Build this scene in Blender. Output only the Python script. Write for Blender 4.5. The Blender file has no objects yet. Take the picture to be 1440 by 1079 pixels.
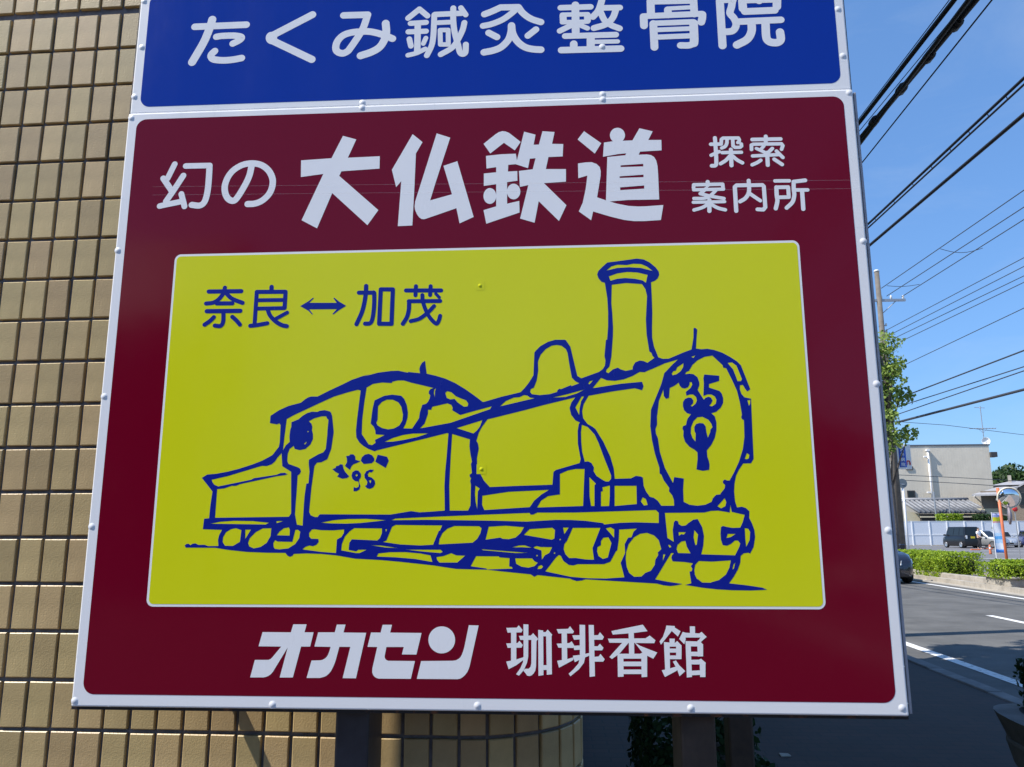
import bpy, bmesh, math, random
import numpy as np
from mathutils import Vector, Matrix

# ------------------------------------------------------------------ camera, world, sun, exposure
sc = bpy.context.scene
COL = sc.collection
F_PX, CX, CY, EYE = 1099.2, 720.0, 539.5, 1.5
RIGHT = Vector((0.99822, 0.059616, -0.001604))
UP = Vector((0.01265, -0.185379, 0.982586))
FWD = Vector((-0.058281, 0.980857, 0.185803))
cam_data = bpy.data.cameras.new('camera')
cam = bpy.data.objects.new('camera', cam_data)
COL.objects.link(cam)
cam_data.sensor_width = 36.0
cam_data.lens = F_PX / 1440.0 * 36.0
cam_data.clip_start = 0.05
cam_data.clip_end = 3000.0
m = Matrix.Identity(4)
for i in range(3):
    m[i][0], m[i][1], m[i][2] = RIGHT[i], UP[i], -FWD[i]
m[2][3] = EYE
cam.matrix_world = m
sc.camera = cam

SUN_DIR = Vector((1.0, 0.30, -1.28)).normalized()          # the way the light travels
elev = math.asin(-SUN_DIR.z)
world = bpy.data.worlds.new('World')
sc.world = world
world.use_nodes = True
wn, wl = world.node_tree.nodes, world.node_tree.links
wn.clear()
sky = wn.new('ShaderNodeTexSky')
sky.sky_type = 'NISHITA'
sky.sun_disc = False
sky.sun_elevation = elev
sky.sun_rotation = math.atan2(-SUN_DIR.x, -SUN_DIR.y)
sky.air_density = 1.15
sky.dust_density = 0.6
sky.ozone_density = 2.2
tc = wn.new('ShaderNodeTexCoord')
mp = wn.new('ShaderNodeMapping')
mp.inputs['Scale'].default_value = (1.6, 1.6, 5.5)
mp.inputs['Rotation'].default_value = (0.25, 0.5, 0.3)
nz = wn.new('ShaderNodeTexNoise')
nz.inputs['Scale'].default_value = 2.3
nz.inputs['Detail'].default_value = 7
nz.inputs['Roughness'].default_value = 0.62
nz.inputs['Distortion'].default_value = 0.6
rmp = wn.new('ShaderNodeValToRGB')
rmp.color_ramp.elements[0].position = 0.50
rmp.color_ramp.elements[0].color = (0, 0, 0, 1)
rmp.color_ramp.elements[1].position = 0.85
rmp.color_ramp.elements[1].color = (0.16, 0.16, 0.16, 1)
mx = wn.new('ShaderNodeMixRGB')
mx.inputs['Color2'].default_value = (4.0, 4.6, 5.2, 1)
bg = wn.new('ShaderNodeBackground')
bg.inputs['Strength'].default_value = 0.122
wo = wn.new('ShaderNodeOutputWorld')
wl.new(tc.outputs['Generated'], mp.inputs['Vector'])
wl.new(mp.outputs['Vector'], nz.inputs['Vector'])
wl.new(nz.outputs['Fac'], rmp.inputs['Fac'])
wl.new(rmp.outputs['Color'], mx.inputs['Fac'])
gam = wn.new('ShaderNodeGamma')                            # evens the sky from zenith to horizon
gam.inputs['Gamma'].default_value = 0.62
hsv = wn.new('ShaderNodeMixRGB')
hsv.blend_type = 'MULTIPLY'
hsv.inputs['Fac'].default_value = 1.0
hsv.inputs['Color2'].default_value = (0.78, 1.27, 1.98, 1)
wl.new(sky.outputs['Color'], gam.inputs['Color'])
wl.new(gam.outputs['Color'], hsv.inputs['Color1'])
wl.new(hsv.outputs['Color'], mx.inputs['Color1'])
wl.new(mx.outputs['Color'], bg.inputs['Color'])
wl.new(bg.outputs['Background'], wo.inputs['Surface'])

sun_data = bpy.data.lights.new('sun', 'SUN')
sun_data.energy = 4.8
sun_data.angle = math.radians(0.53)
sun_data.color = (1.0, 0.94, 0.86)
sun = bpy.data.objects.new('sun', sun_data)
COL.objects.link(sun)
sun.rotation_euler = SUN_DIR.to_track_quat('-Z', 'Y').to_euler()
sun.location = (-10, -3, 20)

sc.view_settings.view_transform = 'Standard'
sc.view_settings.look = 'None'
sc.view_settings.gamma = 1.0
sc.view_settings.exposure = 0.52
sc.view_settings.use_curve_mapping = False
sc.cycles.max_bounces = 6

# ------------------------------------------------------------------ helpers
R = random.Random(7)
RN = np.random.default_rng(11)

def ray(px, py):
    return RIGHT * ((px - CX) / F_PX) - UP * ((py - CY) / F_PX) + FWD

def at(px, py, Y):                       # the place at depth Y seen in that direction
    d = ray(px, py)
    return Vector((0, 0, EYE)) + d * (Y / d.y)

def ground_at(px, py, z=0.0):
    d = ray(px, py)
    return Vector((0, 0, EYE)) + d * ((z - EYE) / d.z)

def facing(P, frac=1.0):                 # a vertical plane through P turned towards the viewer: pixel -> local x, z
    az = math.atan2(P.x, P.y) * frac; n = Vector((math.sin(az), math.cos(az), 0)); e = Vector((math.cos(az), -math.sin(az), 0))
    def loc(px, py):
        d = ray(px, py); c = Vector((0, 0, EYE)); p = c + d * ((P - c).dot(n) / d.dot(n))
        return (p - P).dot(e), p.z
    return loc, -az

def tag(o, label=None, cat=None, group=None, kind=None):
    if label: o['label'] = label
    if cat: o['category'] = cat
    if group: o['group'] = group
    if kind: o['kind'] = kind
    return o

def thing(name, label, cat, loc=(0, 0, 0), rz=0.0, group=None):
    o = bpy.data.objects.new(name, None)
    COL.objects.link(o)
    o.empty_display_size = 0.1
    o.location = loc
    o.rotation_euler = (0, 0, rz)
    return tag(o, label, cat, group)

class MB:                                 # collects shapes, builds ONE mesh object
    def __init__(s): s.v, s.f = [], []
    def add(s, vs, fs):
        n = len(s.v); s.v += [tuple(v) for v in vs]; s.f += [tuple(i + n for i in f) for f in fs]; return s
    def box(s, x0, x1, y0, y1, z0, z1):
        return s.add([(x0,y0,z0),(x1,y0,z0),(x1,y1,z0),(x0,y1,z0),(x0,y0,z1),(x1,y0,z1),(x1,y1,z1),(x0,y1,z1)],
                     [(3,2,1,0),(4,5,6,7),(0,1,5,4),(1,2,6,5),(2,3,7,6),(3,0,4,7)])
    def hull(s, lo, hi):                  # two rings of equal count, capped
        n = len(lo)
        return s.add(list(lo) + list(hi), [tuple(range(n - 1, -1, -1)), tuple(range(n, 2 * n))] + [(i, (i + 1) % n, n + (i + 1) % n, n + i) for i in range(n)])
    def tube(s, pts, r, n=8, cap=True):
        pts = [Vector(p) for p in pts]
        rs = r if isinstance(r, (list, tuple)) else [r] * len(pts)
        base = len(s.v); ref = None
        for i, p in enumerate(pts):
            t = (pts[min(i + 1, len(pts) - 1)] - pts[max(i - 1, 0)]).normalized()
            if ref is None: ref = t.orthogonal().normalized()
            a = (ref - t * ref.dot(t)).normalized(); ref = a
            b = t.cross(a)
            for k in range(n):
                ang = 2 * math.pi * k / n
                s.v.append(tuple(p + (a * math.cos(ang) + b * math.sin(ang)) * rs[i]))
        for i in range(len(pts) - 1):
            for k in range(n):
                a0 = base + i * n
                s.f.append((a0 + k, a0 + (k + 1) % n, a0 + n + (k + 1) % n, a0 + n + k))
        if cap:
            s.f.append(tuple(base + k for k in range(n - 1, -1, -1)))
            s.f.append(tuple(base + (len(pts) - 1) * n + k for k in range(n)))
        return s
    def lathe(s, prof, c=(0, 0, 0), n=20):  # prof: (r, z)
        base = len(s.v)
        for r, z in prof:
            for k in range(n):
                a = 2 * math.pi * k / n
                s.v.append((c[0] + r * math.cos(a), c[1] + r * math.sin(a), c[2] + z))
        for i in range(len(prof) - 1):
            for k in range(n):
                a0 = base + i * n
                s.f.append((a0 + k, a0 + (k + 1) % n, a0 + n + (k + 1) % n, a0 + n + k))
        s.f.append(tuple(base + k for k in range(n - 1, -1, -1)))
        s.f.append(tuple(base + (len(prof) - 1) * n + k for k in range(n)))
        return s
    def mesh(s, name):
        me = bpy.data.meshes.new(name); me.from_pydata(s.v, [], s.f); me.validate(); me.update(); return me
    def build(s, name, mat, parent=None, smooth=False, bevel=0.0, seg=2):
        return link(name, s.mesh(name), mat, parent, smooth, bevel, seg)

def link(name, me, mat=None, parent=None, smooth=False, bevel=0.0, seg=2):
    o = bpy.data.objects.new(name, me)
    COL.objects.link(o)
    if mat and not me.materials: me.materials.append(mat)
    if parent: o.parent = parent
    if bevel:
        b = o.modifiers.new('bevel', 'BEVEL'); b.width = bevel; b.segments = seg; b.limit_method = 'ANGLE'; b.angle_limit = math.radians(40)
    if smooth or bevel:
        me.shade_smooth() if smooth else None
    return o

def keep_world(o, parent):                # parent a part whose mesh is in world coordinates
    o.parent = parent
    if parent.parent is None and parent.type == 'EMPTY':
        o.matrix_parent_inverse = parent.matrix_basis.inverted()
    return o

# ------------------------------------------------------------------ materials
MATS = {}
def mat(name, col, rough=0.6, metal=0.0, spec=0.5, var=0.0, vscale=8.0, bump=0.0, bscale=60.0, bdist=0.002, obj_var=0.0, col2=None, detail=6.0, coat=0.0, trans=0.0):
    mt = bpy.data.materials.new(name); mt.use_nodes = True
    nt = mt.node_tree; N, K = nt.nodes, nt.links
    p = N['Principled BSDF']
    p.inputs['Base Color'].default_value = (*col, 1)
    p.inputs['Roughness'].default_value = rough
    p.inputs['Metallic'].default_value = metal
    p.inputs['Specular IOR Level'].default_value = spec
    if coat: p.inputs['Coat Weight'].default_value = coat; p.inputs['Coat Roughness'].default_value = 0.05
    t = N.new('ShaderNodeTexCoord')
    src = None
    if var or col2:
        nzz = N.new('ShaderNodeTexNoise'); nzz.inputs['Scale'].default_value = vscale; nzz.inputs['Detail'].default_value = detail
        nzz.inputs['Roughness'].default_value = 0.65
        K.new(t.outputs['Object'], nzz.inputs['Vector'])
        r = N.new('ShaderNodeValToRGB'); r.color_ramp.elements[0].position = 0.32; r.color_ramp.elements[1].position = 0.68
        c2 = col2 if col2 else tuple(min(1, c * (1 + var)) for c in col)
        c1 = col if col2 else tuple(c * (1 - var) for c in col)
        r.color_ramp.elements[0].color = (*c1, 1); r.color_ramp.elements[1].color = (*c2, 1)
        K.new(nzz.outputs['Fac'], r.inputs['Fac']); src = r.outputs['Color']
        K.new(src, p.inputs['Base Color'])
    if obj_var:
        oi = N.new('ShaderNodeObjectInfo'); hs = N.new('ShaderNodeHueSaturation')
        mr = N.new('ShaderNodeMapRange'); mr.inputs['To Min'].default_value = 1 - obj_var; mr.inputs['To Max'].default_value = 1 + obj_var
        K.new(oi.outputs['Random'], mr.inputs['Value']); K.new(mr.outputs['Result'], hs.inputs['Value'])
        mh = N.new('ShaderNodeMapRange'); mh.inputs['From Min'].default_value = 0; mh.inputs['To Min'].default_value = 0.493; mh.inputs['To Max'].default_value = 0.507
        mm = N.new('ShaderNodeMath'); mm.operation = 'FRACT'
        m2 = N.new('ShaderNodeMath'); m2.operation = 'MULTIPLY'; m2.inputs[1].default_value = 7.31
        K.new(oi.outputs['Random'], m2.inputs[0]); K.new(m2.outputs[0], mm.inputs[0]); K.new(mm.outputs[0], mh.inputs['Value']); K.new(mh.outputs['Result'], hs.inputs['Hue'])
        if src: K.new(src, hs.inputs['Color'])
        else: hs.inputs['Color'].default_value = (*col, 1)
        K.new(hs.outputs['Color'], p.inputs['Base Color'])
    if bump:
        nb = N.new('ShaderNodeTexNoise'); nb.inputs['Scale'].default_value = bscale; nb.inputs['Detail'].default_value = 5
        K.new(t.outputs['Object'], nb.inputs['Vector'])
        b = N.new('ShaderNodeBump'); b.inputs['Strength'].default_value = bump; b.inputs['Distance'].default_value = bdist
        K.new(nb.outputs['Fac'], b.inputs['Height']); K.new(b.outputs['Normal'], p.inputs['Normal'])
    MATS[name] = mt
    return mt

def leaf_mat(name, c1, c2, c3=None):
    mt = bpy.data.materials.new(name); mt.use_nodes = True
    N, K = mt.node_tree.nodes, mt.node_tree.links
    p = N['Principled BSDF']; p.inputs['Roughness'].default_value = 0.55; p.inputs['Specular IOR Level'].default_value = 0.3
    g = N.new('ShaderNodeNewGeometry'); r = N.new('ShaderNodeValToRGB')
    r.color_ramp.elements[0].color = (*c1, 1); r.color_ramp.elements[1].color = (*c2, 1)
    if c3: e = r.color_ramp.elements.new(0.85); e.color = (*c3, 1)
    K.new(g.outputs['Random Per Island'], r.inputs['Fac']); K.new(r.outputs['Color'], p.inputs['Base Color'])
    tr = N.new('ShaderNodeBsdfTranslucent'); K.new(r.outputs['Color'], tr.inputs['Color'])
    mxs = N.new('ShaderNodeMixShader'); mxs.inputs['Fac'].default_value = 0.35
    K.new(p.outputs['BSDF'], mxs.inputs[1]); K.new(tr.outputs['BSDF'], mxs.inputs[2]); K.new(mxs.outputs['Shader'], N['Material Output'].inputs['Surface'])
    return mt

def film(name, col, rough=0.16, spec=0.32):          # glossy sign vinyl, a little wavy
    mt = mat(name, col, rough, spec=spec, bump=0.05, bscale=2.2, bdist=0.02)
    N, K = mt.node_tree.nodes, mt.node_tree.links      # hand marks and dust: uneven gloss
    t = N.new('ShaderNodeTexCoord'); mpp = N.new('ShaderNodeMapping'); mpp.inputs['Scale'].default_value = (5.0, 5.0, 1.4)
    n1 = N.new('ShaderNodeTexNoise'); n1.inputs['Scale'].default_value = 1.6; n1.inputs['Detail'].default_value = 9; n1.inputs['Roughness'].default_value = 0.7
    K.new(t.outputs['Object'], mpp.inputs['Vector']); K.new(mpp.outputs['Vector'], n1.inputs['Vector'])
    m1 = N.new('ShaderNodeMapRange'); m1.inputs['From Min'].default_value = 0.3; m1.inputs['From Max'].default_value = 0.75; m1.inputs['To Min'].default_value = rough * 0.8; m1.inputs['To Max'].default_value = rough * 2.2
    K.new(n1.outputs['Fac'], m1.inputs['Value']); K.new(m1.outputs['Result'], N['Principled BSDF'].inputs['Roughness'])
    return mt

M_white = film('white_vinyl', (0.86, 0.86, 0.86), 0.30)
M_letter = film('white_letter_vinyl', (0.86, 0.86, 0.865), 0.22)
M_maroon = film('maroon_vinyl', (0.165, 0.001, 0.015), 0.07, 0.22)
M_blue = film('blue_vinyl', (0.001, 0.030, 0.32), 0.11)
M_yellow = film('yellow_vinyl', (0.72, 0.73, 0.010), 0.13)
M_ink = film('dark_blue_vinyl', (0.003, 0.014, 0.27), 0.16)
M_seam = mat('film_seam', (0.75, 0.72, 0.75), 0.3)
_n, _k = M_seam.node_tree.nodes, M_seam.node_tree.links
_t = _n.new('ShaderNodeBsdfTransparent'); _m = _n.new('ShaderNodeMixShader'); _m.inputs['Fac'].default_value = 0.16
_k.new(_t.outputs['BSDF'], _m.inputs[1]); _k.new(_n['Principled BSDF'].outputs['BSDF'], _m.inputs[2]); _k.new(_m.outputs['Shader'], _n['Material Output'].inputs['Surface'])
M_shine = mat('film_edge_highlight', (0.9, 0.9, 0.9), 0.25)
M_rust = mat('rusty_black_steel', (0.012, 0.012, 0.016), 0.55, col2=(0.16, 0.055, 0.018), vscale=26, bump=0.3, bscale=90)
M_rust.node_tree.nodes['Color Ramp'].color_ramp.elements[0].position = 0.56
M_trim = mat('grey_edge_trim', (0.42, 0.40, 0.42), 0.45, var=0.15, vscale=30)
M_post = mat('dark_painted_steel', (0.030, 0.028, 0.034), 0.42, var=0.3, vscale=14, bump=0.15)
M_brown = mat('dark_brown_post', (0.055, 0.035, 0.024), 0.6, var=0.35, vscale=12, bump=0.2)
M_tile = mat('beige_glazed_tile', (0.47, 0.345, 0.162), 0.40, spec=0.45, var=0.14, vscale=11, bump=0.6, bscale=230, bdist=0.0012, obj_var=0.13)
M_mortar = mat('dark_grey_mortar', (0.16, 0.15, 0.155), 0.9, var=0.3, vscale=40, bump=0.5, bscale=220)
M_asphalt = mat('worn_asphalt', (0.107, 0.106, 0.100), 0.88, var=0.30, vscale=1.1, bump=0.8, bscale=140, bdist=0.006, detail=14)
M_lot = mat('car_park_asphalt', (0.15, 0.15, 0.155), 0.9, var=0.18, vscale=0.6, bump=0.4, bscale=120)
M_ground = mat('grey_ground', (0.17, 0.16, 0.14), 0.95, var=0.25, vscale=0.25)
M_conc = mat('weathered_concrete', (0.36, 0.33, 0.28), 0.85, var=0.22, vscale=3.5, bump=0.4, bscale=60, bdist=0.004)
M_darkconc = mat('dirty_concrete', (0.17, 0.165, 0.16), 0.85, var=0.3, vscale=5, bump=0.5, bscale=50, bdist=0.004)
M_line = mat('worn_road_paint', (0.26, 0.26, 0.25), 0.75, col2=(0.74, 0.74, 0.72), vscale=14, bump=0.3, bscale=120, detail=10)
M_line.node_tree.nodes['Color Ramp'].color_ramp.elements[0].position = 0.34
M_line.node_tree.nodes['Color Ramp'].color_ramp.elements[1].position = 0.47
M_black = mat('black_cable', (0.012, 0.012, 0.014), 0.5)
M_wire = mat('thin_wire', (0.045, 0.05, 0.06), 0.5)
M_polec = mat('concrete_pole', (0.15, 0.132, 0.112), 0.85, var=0.2, vscale=4, bump=0.3, bscale=50)
M_steel = mat('galvanised_steel', (0.42, 0.43, 0.44), 0.4, metal=0.6, var=0.1)
M_porc = mat('white_porcelain', (0.8, 0.8, 0.78), 0.25)
M_bark = mat('grey_bark', (0.13, 0.105, 0.085), 0.95, var=0.4, vscale=9, bump=0.9, bscale=30, bdist=0.02)
M_leafg = leaf_mat('ginkgo_leaf', (0.10, 0.17, 0.03), (0.24, 0.34, 0.06), (0.32, 0.42, 0.09))
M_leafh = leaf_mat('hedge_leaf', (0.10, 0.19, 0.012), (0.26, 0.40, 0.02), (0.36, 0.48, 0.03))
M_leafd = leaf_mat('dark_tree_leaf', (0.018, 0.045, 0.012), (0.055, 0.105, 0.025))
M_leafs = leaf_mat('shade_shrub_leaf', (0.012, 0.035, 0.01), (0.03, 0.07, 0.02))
M_core = mat('hedge_core', (0.018, 0.025, 0.008), 0.95, var=0.3, vscale=10)
M_siding = mat('beige_metal_siding', (0.64, 0.58, 0.47), 0.6, var=0.06, vscale=0.8)
M_glass = mat('dark_window_glass', (0.012, 0.014, 0.016), 0.08, spec=0.5)
M_frame = mat('dark_window_frame', (0.05, 0.045, 0.045), 0.4)
M_whitemetal = mat('white_painted_metal', (0.80, 0.80, 0.80), 0.4)
M_fence = mat('white_fence_panel', (0.66, 0.69, 0.74), 0.45, var=0.05)
M_kawara = mat('grey_roof_tile', (0.20, 0.205, 0.215), 0.5, var=0.3, vscale=3, bump=0.3)
M_cream = mat('cream_wall', (0.62, 0.55, 0.38), 0.85, var=0.07)
M_brownwall = mat('brown_board_wall', (0.20, 0.16, 0.12), 0.8, var=0.15)
M_slate = mat('grey_slate_roof', (0.34, 0.335, 0.34), 0.6, var=0.12, vscale=4)
M_orange = mat('orange_paint', (0.60, 0.16, 0.065), 0.5, var=0.12)
M_red = mat('red_paint', (0.55, 0.03, 0.03), 0.4)
M_mirror = mat('mirror_face', (0.85, 0.87, 0.88), 0.02, metal=1.0)
M_carblack = mat('black_car_paint', (0.006, 0.006, 0.008), 0.3, coat=0.25)
M_carnavy = mat('dark_navy_car_paint', (0.012, 0.014, 0.026), 0.25, coat=1.0)
M_carsilver = mat('silver_car_paint', (0.42, 0.44, 0.45), 0.3, metal=0.5, coat=1.0)
M_cargrey = mat('pale_grey_car_paint', (0.5, 0.53, 0.56), 0.3, metal=0.4, coat=1.0)
M_carblue = mat('blue_car_paint', (0.02, 0.035, 0.16), 0.25, coat=1.0)
M_tyre = mat('tyre_rubber', (0.014, 0.014, 0.014), 0.85)
M_rim = mat('alloy_rim', (0.55, 0.55, 0.56), 0.3, metal=0.8)
M_lamp = mat('clear_lamp', (0.75, 0.78, 0.8), 0.12, spec=0.8)
M_redlamp = mat('red_lamp', (0.4, 0.01, 0.012), 0.15)
M_platey = mat('yellow_plate', (0.7, 0.55, 0.02), 0.4)
M_platew = mat('white_plate', (0.75, 0.76, 0.73), 0.4)
M_skin = mat('skin', (0.50, 0.32, 0.23), 0.6)
M_shirt = mat('white_shirt', (0.78, 0.78, 0.80), 0.85)
M_trouser = mat('black_trousers', (0.012, 0.012, 0.016), 0.85)
M_hair = mat('black_hair', (0.012, 0.01, 0.01), 0.5)
M_signblue = mat('sign_blue', (0.008, 0.06, 0.36), 0.4)
M_soil = mat('soil', (0.05, 0.04, 0.03), 0.95, var=0.3, vscale=30)

# ------------------------------------------------------------------ the print on the sign (mm in the sign plane)
PRINT_BLUE = [[("S",19,[(-935.7,1298),(-797.8,1298.1)]),("C",21.9,[(-890.2,1317.1),(-893.2,1301.1),(-899.9,1276.2),(-910.4,1247),(-934.9,1195.9)]),("C",18.1,[(-875.6,1266.5),(-859.3,1268.3),(-829.9,1267.9),(-811.8,1264.4),(-808,1259.9),(-814.2,1253.2),(-830.4,1244.8)]),("C",18.8,[(-876.9,1225.2),(-885.1,1216.4),(-885.6,1209.2),(-877.7,1201.5),(-854.5,1197.8),(-829.4,1198.4),(-804.3,1202.3)])],[("S",20.1,[(-623.6,1319.5),(-726.1,1264.2)]),("S",20,[(-725.2,1248.7),(-619.3,1190.9)]),("P",[(-713.7,1255.9),(-713.9,1252),(-714.8,1248.3),(-716.4,1245),(-718.6,1242.3),(-721.3,1240.3),(-724.4,1239.1),(-727.7,1238.8),(-731.1,1239.4),(-734.4,1240.9),(-737.3,1243.1),(-739.9,1246),(-741.9,1249.4),(-743.2,1253.2),(-743.8,1257.2),(-743.7,1261.1),(-742.8,1264.9),(-741.2,1268.1),(-738.9,1270.9),(-736.2,1272.9),(-733.1,1274),(-729.8,1274.3),(-726.4,1273.7),(-723.1,1272.3),(-720.2,1270.1),(-717.6,1267.1),(-715.6,1263.7),(-714.3,1259.9)],[])],[("S",18.8,[(-541.3,1313.7),(-478.5,1312.9)]),("C",18.8,[(-478.1,1312.9),(-487.3,1278.8),(-498.8,1254.4),(-520.1,1219.3),(-528,1209.6),(-540.1,1204.9),(-553.7,1210.6),(-558.3,1223.2),(-553.9,1241),(-540,1256.2),(-519.7,1263.2),(-495,1264.9),(-470.3,1263.8),(-441.3,1255.3),(-411.2,1241.2)]),("C",20.3,[(-430.3,1286),(-428.1,1260.4),(-432.6,1238.1),(-444.3,1218.4),(-464.3,1205.8),(-492.6,1196.3)])],[("S",15.4,[(-372.1,1298.2),(-343.5,1322.8),(-322.3,1302.7)]),("S",14.6,[(-365.6,1282.9),(-325.4,1283.9)]),("S",14.6,[(-370.8,1259),(-324.9,1258.8)]),("S",16.6,[(-346.8,1281.6),(-346.5,1200.9)]),("S",14.5,[(-367.7,1238.4),(-363.1,1218.3)]),("S",12.5,[(-325.1,1239.3),(-331.3,1223.7)]),("C",12.9,[(-370.3,1192.6),(-348.1,1197.9),(-326,1208.5)]),("S",15.4,[(-303.3,1305.5),(-233,1306)]),("C",15,[(-304.3,1304.6),(-304.9,1277.5),(-305.9,1243.9),(-309.9,1217.2),(-321.6,1189.9)]),("S",13.4,[(-294.7,1281.6),(-261.2,1281.9)]),("S",12.5,[(-288.7,1260.2),(-268,1259.7),(-267,1218.5),(-287.3,1219.4),(-288.7,1260.2)]),("C",15.4,[(-255.5,1321.7),(-255.1,1286.6),(-251.2,1252.7),(-242.1,1216.6),(-237.3,1196.4),(-230.3,1189.9),(-223.1,1194.7),(-222.1,1216.6)]),("C",15.3,[(-226.4,1278.6),(-231.4,1256.3),(-245.3,1225.6),(-259.2,1207.3),(-286,1191.3)]),("S",14.6,[(-235.8,1321.5),(-223.3,1301)])],[("C",17.8,[(-175,1300.6),(-156.8,1307.5),(-133.5,1318.2)]),("S",17.8,[(-133.5,1318.2),(-88,1317)]),("C",17.8,[(-88,1317),(-76,1298.9),(-55.9,1282.3),(-30.9,1271.7)]),("C",16.5,[(-178.5,1267.5),(-156.7,1271.7),(-128.4,1283.2),(-104.2,1301.3),(-91.1,1314.9)]),("S",17.7,[(-163.9,1247.2),(-142.9,1234.2)]),("S",17.2,[(-43.7,1251.5),(-64.2,1234.6)]),("C",18.5,[(-105.9,1265.4),(-107.1,1246.5),(-114.4,1224.5),(-132.4,1205.3),(-152.4,1196.9),(-175.5,1192.7)]),("C",18.5,[(-105.5,1265.4),(-102.3,1241.8),(-90.3,1219.1),(-72.4,1203.3),(-52.5,1196.5),(-31.6,1194)])],[("S",15.7,[(19.6,1310.3),(95.7,1309.5)]),("S",19.7,[(57.2,1316.5),(56.9,1239.4)]),("S",12.4,[(23.4,1290.4),(88.3,1288.8)]),("S",12.4,[(23.1,1268.9),(87.9,1267.8)]),("S",17.6,[(25.5,1288),(26.1,1271.5)]),("S",16.8,[(87,1286.6),(87.1,1270.5)]),("S",15.2,[(45.9,1259.4),(16.8,1244.7)]),("S",13.2,[(68.8,1258.4),(86.5,1249.2)]),("C",17.3,[(125.5,1332.5),(121.8,1316.9),(114.4,1297),(101.1,1280.9)]),("S",16,[(126.5,1305),(169.4,1303.9)]),("C",16.4,[(120.3,1294.5),(129.7,1270.7),(145.2,1256),(167.1,1245.2)]),("C",16.8,[(159.8,1299.4),(150.6,1275.3),(133.3,1258.3),(103,1248.9)]),("S",16,[(29.9,1229.5),(157.3,1228)]),("S",20.3,[(94.4,1226.7),(93.7,1193.7)]),("S",19.1,[(51.4,1206.9),(51.2,1193.2)]),("S",11.9,[(100.6,1210.3),(161.4,1209.1)]),("S",17.9,[(20,1190.6),(168.7,1188.8)])],[("S",20,[(247.1,1319),(246.8,1282.1)]),("S",18.9,[(354.5,1315.1),(354.8,1277.3)]),("S",16,[(247,1316.9),(354.5,1314.7)]),("S",11.5,[(288.7,1295.8),(354.7,1296.8)]),("S",18.9,[(289.4,1292.2),(290,1277.9)]),("S",19.5,[(228.4,1275.2),(228.4,1250.1)]),("S",16.3,[(226.9,1276.8),(373.4,1277.3)]),("C",19.4,[(374.7,1275.3),(373.9,1265.3),(371,1254)]),("S",19.5,[(251.8,1254.8),(252.4,1189.2)]),("S",15.1,[(251.8,1255.7),(351.9,1255.7)]),("C",21.4,[(351.7,1252),(351.4,1209.1),(350.2,1196)]),("S",12.7,[(255.1,1237),(351.1,1237.2)]),("S",14.2,[(256.3,1216.7),(350.2,1217)]),("C",17.7,[(316.9,1191.5),(337.4,1190.7),(349.2,1195)])],[("S",19.9,[(419.8,1312.1),(420.2,1186.5)]),("S",14.3,[(421.2,1312),(454.4,1311.8)]),("C",18.3,[(451.5,1311.7),(447.6,1293),(443.1,1275.9),(451.8,1261.9),(456.7,1246.2),(453.1,1233.2),(444,1225.3),(422.6,1224.4)]),("S",20.8,[(475.4,1309.5),(475.7,1287.3)]),("S",20.8,[(561,1307.8),(559.4,1288.8)]),("S",13.9,[(474.8,1308.6),(560.4,1307.4)]),("S",18.8,[(479.9,1278.7),(553.7,1278.9)]),("S",19.8,[(517.6,1323.1),(517,1307.6)]),("S",18.1,[(460.9,1251.1),(566.9,1251.7)]),("C",20.5,[(494.6,1246.7),(493.2,1222.7),(481.4,1201.4),(455.5,1186.8)]),("C",20.5,[(528.7,1243),(528.3,1205.9),(533.9,1193.7),(544.3,1189.6),(555.8,1190),(563.1,1197.9),(562.6,1217.9)])]]
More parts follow.
